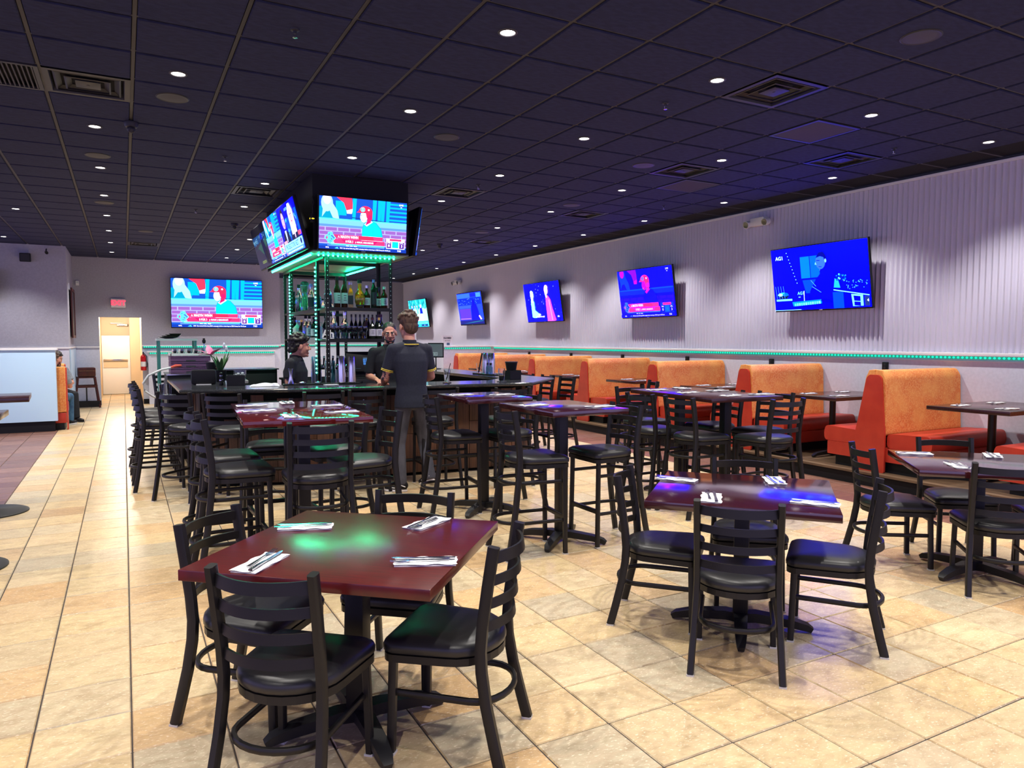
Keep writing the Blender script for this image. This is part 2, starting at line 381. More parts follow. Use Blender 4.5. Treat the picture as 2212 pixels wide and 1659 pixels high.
cs = sorted([t for t in ctl if t[0]])[:300]; cset = set(t[3:] for t in cs)
ZT = HC - .001
for t in cs: link('ceiling_tile', cmesh, ceiling, (t[1], t[2], ZT))
rest = MB()
for t in ctl:
    if t[3:] not in cset: ctile(rest, t[1], t[2])
o = part(rest, 'far_ceiling_tiles', [M['ceil']], ceiling, (0, 0, ZT)); o['kind'] = 'stuff'
g = MB(); g.box((0, 0, 0), (.024, 27, .004)); gm = g.mesh('grid_runner', [M['grid']])
for i in range(-14, 15): link('grid_runner', gm, ceiling, (CX0 + i * CT, 10.6, HC))
g = MB(); g.box((0, 0, 0), (17, .024, .003)); gm = g.mesh('grid_cross_bar', [M['grid']])
for j in range(-8, 35): link('grid_cross_bar', gm, ceiling, (.0, CY0 + j * CT, HC + .001))

# ---- walls
w = MB(); w.box((XW + .08, 12, .70), (.16, 25, 1.40), 0); w.box((XW + .10, 12, 2.49), (.12, 25, 2.18), 1)
wr = struct(w, 'wall_right', [M['wall_low'], M['corr']])
c = MB(); per = .0677; n = int(22.6 / per) * 8; vs = []; fs = []
for i in range(n + 1):
    y = 1.4 + i * per / 8; x = XW + .014 + .014 * math.cos(2 * PI * i / 8); vs += [(x, y, 1.415), (x, y, HC - .02)]
fs = [(2 * i, 2 * i + 1, 2 * i + 3, 2 * i + 2) for i in range(n)]
c.add(vs, fs, 0, True); part(c, 'corrugated_sheet', M['corr'], wr)
w = MB(); w.box((XW - .012, 12.7, HC - .035), (.02, 22.6, .03)); struct(w, 'trim_1', [M['trim']])
w = MB(); w.box((XW - .02, 12.7, 1.415), (.06, 22.6, .04), bv=.006); w.box((XW - .01, 12.7, 1.337), (.02, 22.6, .012)); struct(w, 'trim_2', [M['trim']])
w = MB()   # far wall with the hall doorway
w.box(((-1.03 - .517) / 2 - .02, YF + .08, HC / 2), (1.03 - .517 + .04, .16, HC)); w.box(((.397 + XJ) / 2, YF + .08, HC / 2), (XJ - .397, .16, HC)); w.box((-.06, YF + .08, (2.135 + HC) / 2), (.914, .16, HC - 2.135))
w.box((XJ - .06, (YF + YF2) / 2 + .08, HC / 2), (.12, YF2 - YF, HC)); w.box(((XJ + XW) / 2, YF2 + .08, HC / 2), (XW - XJ + .3, .16, HC))
w.box(((-1.03 - .517) / 2, YF - .012, .70), (.513, .022, 1.40), 1); w.box(((.397 + XJ) / 2, YF - .012, .68), (XJ - .397, .022, 1.36), 1); w.box(((XJ + XW) / 2, YF2 - .012, .68), (XW - XJ, .022, 1.36), 1)
struct(w, 'wall_far', [M['wall'], M['wall_low']])
w = MB(); w.box((-.775, YF - .03, 1.415), (.513, .05, .03)); w.box(((.397 + XJ) / 2, YF - .03, 1.44), (XJ - .397, .06, .03)); w.box(((XJ + XW) / 2, YF2 - .03, 1.44), (XW - XJ, .06, .03)); struct(w, 'trim_3', [M['trim']])
w = MB(); w.box((-.775, YF - .035, .06), (.513, .03, .12)); w.box(((.397 + XJ) / 2, YF - .035, .06), (XJ - .397, .03, .12)); struct(w, 'baseboard_far', [M['blackpl']])
w = MB(); w.box((-3.53, 18.13, HC / 2), (5, .16, HC)); w.box((-1.11, 19.17, HC / 2), (.16, 1.9, HC)); w.box((-3.53, 18.038, .70), (5.0, .024, 1.40), 1)
struct(w, 'wall_left', [M['wall'], M['wall_low']])
w = MB(); w.box((-3.53, 18.03, 1.415), (5.04, .05, .03)); w.box((-1.02, 19.1, 1.415), (.05, 1.9, .03)); struct(w, 'trim_4', [M['trim']])
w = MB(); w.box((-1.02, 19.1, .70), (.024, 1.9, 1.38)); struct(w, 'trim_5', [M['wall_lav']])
# hall behind the doorway
w = MB(); w.box((.46, 22.2, 1.25), (.10, 4.05, 2.5)); w.box((-.62, 22.2, 1.25), (.10, 4.05, 2.5)); w.box((-.06, 24.3, 1.25), (1.3, .1, 2.5)); w.box((-.06, 22.28, 2.53), (1.3, 4.0, .06)); w.box((.285, 23.95, 1.25), (.25, .1, 2.5))
struct(w, 'wall_hall', [M['hall']])
w = MB(); w.box((-.205, 24.02, .86), (.72, .05, 1.70), bv=.004); dr = struct(w, 'door_1', [M['door']])
w = MB(); w.box((-.22, 23.97, 1.00), (.62, .05, .055), bv=.01); part(w, 'push_bar', M['steel'], dr)
w = MB(); w.box((-.02, 24.2, 2.02), (.30, .06, .06), bv=.01); w.box((-.16, 24.18, 2.07), (.34, .02, .02), rz=.2); part(w, 'door_closer', M['steel'], dr)
w = MB(); w.box((-.22, 23.985, .86), (.62, .012, .16)); part(w, 'kick_panel', M['hall'], dr)
hl = bpy.data.lights.new('hall_lamp', 'POINT'); hl.energy = 150; hl.color = (1, .93, .82); hl.shadow_soft_size = .12
ho = thing('hall_ceiling_light', 'round white ceiling light in the bright hall behind the doorway', 'light', (-.08, 22.3, 2.44))
w = MB(); w.lathe([(.14, 0), (.15, .03), (.14, .06)], 20); part(w, 'diffuser', M['lens'], ho, (0, 0, 0)); link('lamp', hl, ho, (0, 0, -.12))
# low partitions
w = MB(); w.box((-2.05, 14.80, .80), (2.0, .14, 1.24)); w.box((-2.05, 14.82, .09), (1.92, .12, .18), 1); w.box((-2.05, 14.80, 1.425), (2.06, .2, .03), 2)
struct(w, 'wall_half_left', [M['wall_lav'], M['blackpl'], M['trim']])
w = MB(); w.box((7.84, 16.98, .70), (1.46, .12, 1.40), 0); w.box((7.84, 16.98, 1.415), (1.50, .2, .03), 1); struct(w, 'wall_pony', [M['wall_low'], M['trim']])
w = MB(); w.box((2.02, 19.93, .64), (3.0, .12, 1.28), 0); w.box((2.02, 19.93, 1.295), (3.04, .2, .03), 1); struct(w, 'wall_pony_far', [M['wall_low'], M['trim']])
# booth platform with worn wood nosing
PZ, PX = .15, 7.06
w = MB(); w.box(((PX + XW) / 2, 9.15, PZ / 2 - .012), (XW - PX, 15.5, PZ - .024), 0); w.box(((PX + XW) / 2 - .01, 9.15, PZ - .012), (XW - PX + .02, 15.5, .024), 1)
struct(w, 'floor_platform', [M['blackpl'], M['tread']])
# black soffit that carries the bar televisions
w = MB(); w.box((2.63, 10.35, (2.66 + HC) / 2), (1.20, 3.1, HC - 2.66)); struct(w, 'ceiling_soffit', [M['blackpl']])
w = MB(); w.box((2.63, 10.35, 2.652), (1.20, 3.1, .014)); struct(w, 'trim_6', [M['soff']])

# ---- ceiling fittings
spot = bpy.data.lights.new('downlight', 'SPOT'); spot.energy = LAMP_W; spot.spot_size = R(108); spot.spot_blend = .70; spot.color = (1, .94, .87); spot.shadow_soft_size = .035
a = MB(); a.lathe([(.064, .004), (.066, 0), (.060, -.005), (.050, -.005), (.048, .001)], 20)
b = MB(); b.lathe([(.049, .0005), (.03, -.0025), (.0, -.003)], 20)
ZL = HC - .0145
LBL = {}
def downlight_label(x, y):
    col = {-2: 'far left', -1: 'left aisle', 0: 'left aisle'}.get(round(x), None)
    return col
dl = thing('ceiling_light', 'small round recessed downlight in the black tile ceiling', 'light', (2.24, 4.23, ZL), group='recessed downlights')
part(a, 'trim_ring', M['grid'], dl); part(b, 'lens', M['lens'], dl); link('lamp', spot, dl, (0, 0, -.02))
LX, LY0, LS = [-1.97, -.18, 2.245, 4.05, 5.87, 7.69], 4.23, 1.8125
def rows(x):  # rows out of view continue the grid, added to brighten foreground and left side
    if x == -1.97: return [0, 1, 2, 3, 4, 5, 6, 7]
    if x == -.18: return [-2, -1, 0, 2, 3, 4, 5, 6, 7, 8]
    if x == 2.245: return [-2, -1, 1, 2, 6, 7, 8]
    return [k for k in range(-2, 11) if not (x == 4.05 and k in (4, 5))]
for x in LX:
    for k in rows(x): dup(dl, (x, LY0 + k * LS, ZL), 0)
for x, y in [(.415, 6.03), (1.635, 9.66), (1.635, 11.46), (-1.38, 13.27), (4.1, 13.3), (-1.97, 1.2)]: dup(dl, (x, y, ZL), 0)
for o in bpy.data.objects:
    if o.name.startswith('ceiling_light') and 'category' in o:
        v = view_dist(o.location.x, o.location.y, HC)
        side = 'at the far left end' if o.location.x < -1.5 else 'over the edge of the left aisle' if o.location.x < -1 else 'just left of the bar soffit' if 1.5 < o.location.x < 2 else 'in a vent row over the left aisle' if .2 < o.location.x < .6 else 'just off the right of the bar soffit' if 4.09 < o.location.x < 4.2 else 'over the left aisle' if o.location.x < .6 else ('over the tables before the bar' if o.location.x < 3.5 else ('second from the corrugated wall' if 5 < o.location.x < 7 else ('nearest the corrugated wall' if o.location.x > 7 else 'over the tables between bar and booths')))
        rowi = round((o.location.y - LY0) / LS)
        o['label'] = 'round lit downlight %s, %s row' % (side, ['nearest', 'second', 'third', 'fourth', 'fifth', 'sixth', 'seventh', 'eighth', 'ninth', 'tenth', 'eleventh'][rowi] if rowi >= 0 else ['first unseen', 'second unseen', 'third unseen'][min(2, -rowi - 1)])
def diffuser():
    t = MB()
    def ring(a, b, z0, z1):
        A = [(-a, -a, z0), (a, -a, z0), (a, a, z0), (-a, a, z0)]; B = [(-b, -b, z1), (b, -b, z1), (b, b, z1), (-b, b, z1)]
        t.add(A + B, [(i, (i + 1) % 4, 4 + (i + 1) % 4, 4 + i) for i in range(4)])
    return t, ring
vt = thing('air_vent', 'v', 'vent', (0, 0, HC), group='square ceiling vents')
t, ring = diffuser(); ring(.29, .25, -.012, -.012); ring(.25, .235, -.012, .03); part(t, 'frame', M['vent'], vt)
for a_, zz in ((.225, .0), (.155, -.006)):
    t, ring = diffuser(); ring(a_, a_ - .045, -.004 + zz, .022 + zz); ring(a_, a_ - .012, -.004 + zz, -.008 + zz); part(t, 'louvre', M['vent'], vt)
t = MB(); t.box((0, 0, -.004), (.17, .17, .008), bv=.002); t.lathe([(.0, -.012), (.012, -.010), (.012, -.006)], 8); part(t, 'centre_plate', M['vent'], vt)
VL = ['square black air vent over the left aisle near the front', 'square black air vent in the ceiling left of the bar soffit', 'large square black air vent in the front right of the ceiling', 'square black air vent above the tables, beside the far brown panel', 'square black air vent nearest the corrugated wall', 'square black air vent just right of the bar soffit', 'small square black air vent right of the bar, third from the wall side', 'small square black air vent before the far wall at the exit', 'farthest small square black air vent right of the bar']
for k, (p, l) in enumerate(zip(VENTS, VL)):
    x, y = ctr(*snap(*p))
    if k == 0: vt.location = (x, y, HC - .002); vt['label'] = l
    else: dup(vt, (x, y, HC - .002), 0, l)
for k, p in enumerate(RETS):
    x, y = ctr(*snap(*p)); t = MB(); t.box((0, 0, 0), (.52, .52, .01)); r_ = thing('ceiling_panel', ['brown ceiling panel in the front right, behind the large vent', 'brown ceiling panel farther back beside a square vent'][k], 'panel', (x, y, HC - .01)); part(t, 'panel', M['grille'], r_)
    t = MB(); 
    for s_ in (-1, 1): t.box((s_ * .275, 0, 0), (.03, .58, .014)); t.box((0, s_ * .275, 0), (.52, .03, .014))
    part(t, 'frame', M['vent'], r_)
x, y = ctr(*snap(-.8, 6.61)); r_ = thing('return_grille', 'ribbed return air grille at the left end of the ceiling', 'vent', (x, y, HC - .006))
t = MB()
for s_ in (-1, 1): t.box((s_ * .28, 0, 0), (.03, .58, .02)); t.box((0, s_ * .28, 0), (.53, .03, .02))
part(t, 'frame', M['vent'], r_)
t = MB(); t.box((0, 0, 0), (.010, .53, .016)); sm_ = t.mesh('louvre', [M['grid']])
for q in range(18): link('louvre', sm_, r_, (-.255 + q * .03, 0, 0))
sp = thing('ceiling_speaker', 's', 'speaker', (0, 0, 0), group='round ceiling speakers')
t = MB(); t.lathe([(.125, .004), (.127, 0), (.118, -.006), (.108, -.004)], 28); part(t, 'rim', M['vent'], sp); t = MB(); t.lathe([(.0, -.007), (.06, -.006), (.108, -.003)], 28); part(t, 'grille', M['grid'], sp)
SPK = [((.41, 6.64), 'over the left aisle beside a vent'), ((-.19, 9.06), 'second along the left aisle'), ((-.19, 12.08), 'third along the left aisle'), ((2.84, 6.64), 'before the bar soffit'), ((5.26, 6.64), 'left of a vent in the right half'), ((4.655, 3.01), 'in the front right corner, the largest'), ((5.86, 9.06), 'between downlights right of the bar'), ((.41, 14.9), 'far down the left aisle'), ((5.87, 12.1), 'farthest, right of the bar')]
for k, (p, l) in enumerate(SPK):
    q = sp if k == 0 else dup(sp, (0, 0, 0), 0)
    q.location = (p[0], p[1], HC - .0145); q['label'] = 'round black ceiling speaker ' + l
sk = thing('sprinkler', 's', 'sprinkler', (0, 0, 0), group='fire sprinklers')
t = MB(); t.lathe([(.03, .0), (.028, -.008), (.012, -.012), (.010, -.028)], 12); part(t, 'escutcheon', M['vent'], sk)
t = MB(); t.tube((.009, 0, -.028), (.004, 0, -.05), .002, n=6); t.tube((-.009, 0, -.028), (-.004, 0, -.05), .002, n=6); t.lathe([(.0, -.05), (.016, -.051), (.016, -.053), (0, -.054)], 10); part(t, 'deflector', M['steel'], sk)
for k, (p, l) in enumerate([((1.02, 4.83), 'in the front left of the ceiling'), ((4.05, 4.83), 'left of the large front vent'), ((1.02, 8.45), 'left of the bar soffit'), ((7.08, 4.83), 'near the corrugated wall at right'), ((4.05, 8.45), 'just right of the bar soffit'), ((7.08, 8.45), 'near the wall above the middle televisions'), ((1.02, 12.05), 'far left, beyond the ceiling camera')]):
    q = sk if k == 0 else dup(sk, (0, 0, 0), 0)
    q.location = (p[0], p[1], HC - .0135); q['label'] = 'small fire sprinkler head ' + l
cd = thing('security_camera', 'c', 'camera', (0, 0, 0), group='ceiling cameras')
t = MB(); t.lathe([(.06, 0), (.062, -.02), (.05, -.045), (.03, -.05)], 16); part(t, 'mount', M['vent'], cd)
t = MB(); t.ell((0, 0, -.062), (.036, .036, .036), 0, 12, 8); t.tube((0, -.02, -.075), (0, -.045, -.085), .014, n=8); part(t, 'eyeball', M['vent'], cd)
for k, (p, l) in enumerate([((.116, 7.552), 'over the left aisle, the nearest'), ((1.72, 13.2), 'left of the bar televisions'), ((5.8, 13.95), 'right of the bar, far back')]):
    q = cd if k == 0 else dup(cd, (0, 0, 0), 0)
    q.location = (p[0], p[1], HC - .0135); q['label'] = 'black dome security camera ' + l

# ---- led strips
bead = MB(); bead.ell((0, 0, 0), (.010, .015, .013), 0, 8, 6); bmesh_ = bead.mesh('led_bead', [M['led']])
ls = thing('led_strip', 'turquoise led light strip along the right wall above the booths', 'light strip', (XW, 9.8, 1.38))
t = MB(); t.box((-.012, 0, 0), (.012, 14.2, .04)); part(t, 'channel', M['led_ch'], ls)
for i in range(283): link('led_bead', bmesh_, ls, (-.020, -6.55 + i * .05, -.002))
def far_strip(name, label, p0, p1, n, off):
    o = thing(name, label, 'light strip', p0); d = Vector(p1) - Vector(p0); t = MB(); t.rod([(0, 0, 0), d], .016, 4); part(t, 'channel', M['led_ch'], o)
    t = MB()
    for i in range(n): t.ell(Vector(off) + d * ((i + .5) / n), (.017, .017, .017), 0, 6, 4)
    q = part(t, 'led_beads', M['led'], o); q['kind'] = 'stuff'; return o
far_strip('led_strip', 'upper turquoise led strip on the far wall under the big television', (.42, YF - .05, 1.41), (XJ - .06, YF - .05, 1.41), 66, (0, -.02, 0))
far_strip('led_strip', 'lower turquoise led strip on the low wall behind the bar', (.55, 19.855, 1.255), (3.5, 19.855, 1.255), 60, (0, -.02, 0))
far_strip('led_strip', 'turquoise led strip on the deepest wall seen between the bar shelves', (XJ + .05, YF2 - .05, 1.41), (XW - .05, YF2 - .05, 1.41), 90, (0, -.02, 0))
far_strip('led_strip', 'turquoise led strip on the short low wall behind the farthest booth', (7.14, 16.905, 1.37), (8.44, 16.905, 1.37), 24, (0, -.02, 0))
far_strip('led_strip', 'turquoise led strip on the right wall past the farthest booth', (XW - .02, 17.1, 1.38), (XW - .02, 23.9, 1.38), 110, (-.02, 0, 0))

# ---- wall fittings
for k in range(6):
    t = MB(); t.box((0, 0, 0), (.03, .075, .10), bv=.006); o = thing('wall_outlet', ['nearest black wall outlet, above the front booth back', 'second black wall outlet from the front', 'third black wall outlet from the front', 'fourth black wall outlet from the front', 'fifth black wall outlet from the front', 'farthest black wall outlet above the booths'][k], 'outlet', (XW - .018, 5.86 + 1.84 * k, 1.25), group='black outlets above the booths'); part(t, 'cover', M['blackpl'], o)
    t = MB(); t.box((-.017, 0, .02), (.004, .03, .03)); t.box((-.017, 0, -.02), (.004, .03, .03)); part(t, 'socket', M['vent'], o)
def emergency(label, y, z, red=False):
    o = thing('emergency_light', label, 'emergency light', (XW - .07, y, z)); t = MB(); t.box((0, 0, 0), (.10, .27, .12), bv=.012); part(t, 'housing', M['white'], o)
    for s_ in (-1, 1):
        t = MB(); t.tube((-.01, s_ * .15, -.01), (-.01, s_ * .17, -.01), .03, n=10); t.tube((-.01, s_ * .18, -.01), (-.09, s_ * .18, -.03), .052, .058, 14); part(t, 'lamp_head', M['white'], o)
        t = MB(); t.tube((-.091, s_ * .18, -.031), (-.094, s_ * .18, -.032), .048, n=14); part(t, 'lens', M['glass'], o)
emergency('white twin-head emergency light high on the corrugated wall', 7.95, 3.36)
emergency('small twin-head emergency light high on the right wall, far back', 19.15, 3.24)
# exit signs
def text_mb(mb, s, size, Mx, mi=0, ext=0.0, align='CENTER', bold=0.0):
    cu = bpy.data.curves.new('t', 'FONT'); cu.body = s; cu.size = size; cu.align_x = align; cu.align_y = 'CENTER'; cu.extrude = ext; cu.offset = bold; cu.resolution_u = 2
    o = bpy.data.objects.new('t', cu); COL.objects.link(o); dg = bpy.context.evaluated_depsgraph_get(); me = bpy.data.meshes.new_from_object(o.evaluated_get(dg))
    mb.add([v.co.copy() for v in me.vertices], [list(p.vertices) for p in me.polygons], mi, False, Mx)
    bpy.data.objects.remove(o); bpy.data.curves.remove(cu); bpy.data.meshes.remove(me)
FACE = Matrix.Rotation(PI / 2, 4, 'X')          # text drawn in XY -> stands facing -Y
o = thing('exit_sign', 'lit red EXIT sign on the grey wall above the doorway', 'exit sign', (-.09, YF - .03, 2.477))
t = MB(); t.box((0, 0, 0), (.31, .05, .21), bv=.008); part(t, 'case', M['white'], o); t = MB(); t.box((0, -.027, 0), (.27, .004, .17)); part(t, 'panel', M['exit_bg'], o)
t = MB(); text_mb(t, 'EXIT', .155, Matrix.Translation((0, -.031, 0)) @ FACE, 0, .002, bold=.004); part(t, 'letters', M['exit'], o)
o = thing('exit_sign', 'second lit EXIT sign inside the hall, under its ceiling', 'exit sign', (-.22, 23.3, 2.40))
t = MB(); t.box((0, 0, 0), (.34, .05, .20), bv=.008); part(t, 'case', M['white'], o); t = MB(); text_mb(t, 'EXIT', .14, Matrix.Translation((0, -.029, 0)) @ FACE, 0, .002, bold=.003); part(t, 'letters', M['exit'], o)
# fire extinguisher beside the doorway
o = thing('fire_extinguisher', 'red fire extinguisher hanging beside the hall doorway', 'extinguisher', (.415, YF - .13, .83))
t = MB(); t.lathe([(.0, 0), (.06, .005), (.065, .03), (.065, .32), (.05, .37), (.022, .39), (.022, .41)], 16); part(t, 'cylinder', M['red'], o)
t = MB(); t.box((0, 0, .43), (.03, .10, .035), bv=.006); t.box((0, -.03, .455), (.02, .12, .012)); part(t, 'valve_handle', M['blackpl'], o)
t = MB(); t.rod([(.02, -.03, .42), (.07, -.05, .36), (.075, -.05, .2), (.07, -.05, .08)], .009, 6); part(t, 'hose', M['blackpl'], o)
t = MB(); t.lathe([(.0655, .10), (.0655, .22)], 16); part(t, 'paper_tag', M['white'], o)
t = MB(); t.box((0, .10, .30), (.05, .06, .12)); part(t, 'bracket', M['steel'], o)
# framed picture, speaker box and camera on the left walls
o = thing('picture_frame', 'dark framed picture on the side wall left of the doorway', 'picture', (-.985, 19.1, 2.18))
t = MB()
for s_ in (-1, 1): t.box((0, s_ * .47, 0), (.03, .06, 1.1)); t.box((0, 0, s_ * .52), (.03, .9, .06))
part(t, 'frame', M['redwood'], o); t = MB(); t.box((-.005, 0, 0), (.012, .88, .98)); part(t, 'picture', M['label_d'], o)
o = thing('wall_speaker', 'small square black speaker high on the left wall', 'speaker', (-1.74, 17.97, 3.28)); t = MB(); t.box((0, 0, 0), (.19, .10, .17), bv=.01); part(t, 'cabinet', M['blackpl'], o); t = MB(); t.box((0, -.052, 0), (.16, .006, .14)); part(t, 'grille', M['vent'], o)
o = thing('security_camera', 'black bullet camera high on the left wall beside a speaker', 'camera', (-1.37, 17.93, 3.42)); t = MB(); t.tube((0, .09, .06), (0, 0, 0), .012, n=8); part(t, 'bracket', M['blackpl'], o); t = MB(); t.tube((0, .05, -.01), (.02, -.10, -.04), .03, n=12); part(t, 'body', M['blackpl'], o)
o = thing('thermostat', 'small white box on the far wall beside the side wall', 'thermostat', (-.93, YF - .02, 2.93)); t = MB(); t.box((0, 0, 0), (.07, .03, .11), bv=.006); part(t, 'cover', M['white'], o); t = MB(); t.box((0, -.016, .02), (.045, .004, .04)); part(t, 'display', M['greyw'], o)
# ================================================================ CHAIRS
RS = lambda w, d: [(-w, -d * .6), (-w * .7, -d), (w * .7, -d), (w, -d * .6), (w, d * .6), (w * .7, d), (-w * .7, d), (-w, d * .6)]
def seat_outline():
    p = []
    for a in range(0, 91, 18): p.append((.165 + .05 * math.cos(R(a)), .160 + .05 * math.sin(R(a))))
    for a in range(90, 181, 18): p.append((-.165 + .05 * math.cos(R(a)), .160 + .05 * math.sin(R(a))))
    for a in range(0, 181, 15): p.append((-.197 * math.cos(R(a)), -.045 - .175 * math.sin(R(a))))
    return p
SO = seat_outline()
def make_chair(name, label, dz):
    t = thing(name, label, 'chair' if dz < .1 else 'bar stool'); zs = .40 + dz
    m = MB(); rings = [(.95, 0), (1.0, .010), (1.005, .028), (.98, .042), (.90, .054), (.70, .062), (.38, .066), (.1, .067)]
    vs = []; k = len(SO)
    for s_, z in rings: vs += [(x * s_, (y + .02) * s_ - .02, zs + z) for x, y in SO]
    fs = [(r_ * k + i, r_ * k + (i + 1) % k, (r_ + 1) * k + (i + 1) % k, (r_ + 1) * k + i) for r_ in range(len(rings) - 1) for i in range(k)]
    m.add(vs, fs, 0, True); m.add(vs, [list(range(k))[::-1], list(range((len(rings) - 1) * k, len(rings) * k))], 0, True); part(m, 'seat', M['vinyl'], t)
    m = MB(); m.prism([(x * .985, y * .985) for x, y in SO], zs - .030, zs - .001); part(m, 'seat_frame', M['black'], t)
    # front legs, rear legs that run up to become the back posts
    for s_ in (-1, 1):
        m = MB(); m.sweep([(s_ * .185, .178, .006), (s_ * .178, .168, zs - .02)], RS(.0145, .0155), (1, 0, 0)); lg = part(m, 'front_leg', M['black'], t)
        m = MB(); m.box((s_ * .185, .178, .004), (.034, .036, .008)); part(m, 'glide', M['glide'], lg)
        m = MB()
        if dz < .1: pf = [(.205, -.262, .006), (.200, -.238, .10), (.192, -.205, .24), (.186, -.186, .36), (.184, -.182, .44), (.184, -.190, .54), (.186, -.210, .68), (.187, -.234, .833)]
        else: pf = [(.215, -.285, .006), (.208, -.255, .16), (.198, -.222, .36), (.189, -.195, .58), (.185, -.184, .70), (.184, -.188, .80), (.186, -.206, .94), (.187, -.228, 1.075)]
        m.sweep([(s_ * x, y, z) for x, y, z in pf], RS(.016, .0205), (1, 0, 0)); lg = part(m, 'rear_leg', M['black'], t)
        m = MB(); m.box((s_ * pf[0][0], pf[0][1], .004), (.034, .040, .008)); part(m, 'glide', M['glide'], lg)
    top = .833 if dz < .1 else 1.075; low = .50 if dz < .1 else .775
    for q in range(4):
        z = top - .046 - q * (top - low - .07) / 3.0; yb = -.184 - .046 * ((z - low) / (top - low)) ** 1.3; h = .0215 if q == 0 else .0180
        m = MB(); m.sweep([(-.182 + .364 * i / 10, yb - .066 * (1 - (i / 5 - 1) ** 2), z) for i in range(11)], [(-h, -.005), (h, -.005), (h, .005), (-h, .005)], (0, .12, 1)); part(m, 'slat', M['black'], t)
    def ring(z, w, yr, r_):
        return [(-w, .165, z)] + [(-w, .02, z), (-w, -.10, z)] + [(-w * math.cos(R(a)), -.13 - (-yr - .13) * math.sin(R(a)), z) for a in range(0, 181, 15)] + [(w, -.10, z), (w, .02, z), (w, .165, z)]
    SEC = [(-.012, -.006), (-.007, -.010), (.007, -.010), (.012, -.006), (.012, .006), (.007, .010), (-.007, .010), (-.012, .006)]
    if dz < .1:
        m = MB(); m.sweep(ring(.235, .168, -.255, 0), SEC, (0, 0, 1)); part(m, 'stretcher', M['black'], t)
    else:
        m = MB(); m.sweep(ring(.545, .170, -.265, 0), SEC, (0, 0, 1)); part(m, 'stretcher', M['black'], t)
        m = MB(); m.sweep(ring(.255, .176, -.31, 0), SEC, (0, 0, 1)); part(m, 'foot_ring', M['black'], t)
        m = MB(); m.box((0, .174, .275), (.35, .022, .034), bv=.004); part(m, 'foot_rest', M['black'], t)
    return t
def face(x, y): return math.atan2(y, x) - PI / 2        # rotation that turns the chair front toward (x, y)
chairs = [
 (.528, 2.598, (.664, .747), 'black ladder-back dining chair in front, its back to us, at the nearest mahogany table'),
 (1.115, 2.59, (-.728, .686), 'black ladder-back dining chair on the right side of the nearest mahogany table'),
 (.475, 3.165, (.74, -.673), 'black ladder-back dining chair on the left side of the nearest mahogany table'),
 (1.10, 3.165, (-.64, -.77), 'black ladder-back dining chair at the far side of the nearest mahogany table'),
 (2.644, 2.567, (.711, .703), 'black ladder-back dining chair with its back to us at the blue-lit mahogany table'),
 (3.298, 2.543, (-.6, .8), 'black ladder-back dining chair on the right side of the blue-lit mahogany table'),
 (2.668, 3.145, (.673, -.74), 'black ladder-back dining chair on the left side of the blue-lit mahogany table'),
 (3.31, 3.14, (-.65, -.76), 'black ladder-back dining chair at the far side of the blue-lit mahogany table'),
 (4.858, 2.544, (.71, .70), 'black ladder-back dining chair with its back to us at the table by the front booth'),
 (4.80, 3.19, (.83, -.55), 'black ladder-back dining chair on the left of the table by the front booth'),
 (5.40, 3.10, (-.60, -.80), 'black ladder-back dining chair at the far side of the table by the front booth'),
 (5.46, 2.47, (-.71, .70), 'black ladder-back dining chair cut by the right edge at the table by the front booth')]
c0 = make_chair('dining_chair', chairs[0][3], 0)
c0['group'] = 'dining chairs'
for k, (x, y, f, l) in enumerate(chairs):
    if k == 0: c0.location = (x, y, 0); c0.rotation_euler = (0, 0, face(*f))
    else: dup(c0, (x, y, 0), face(*f), l)
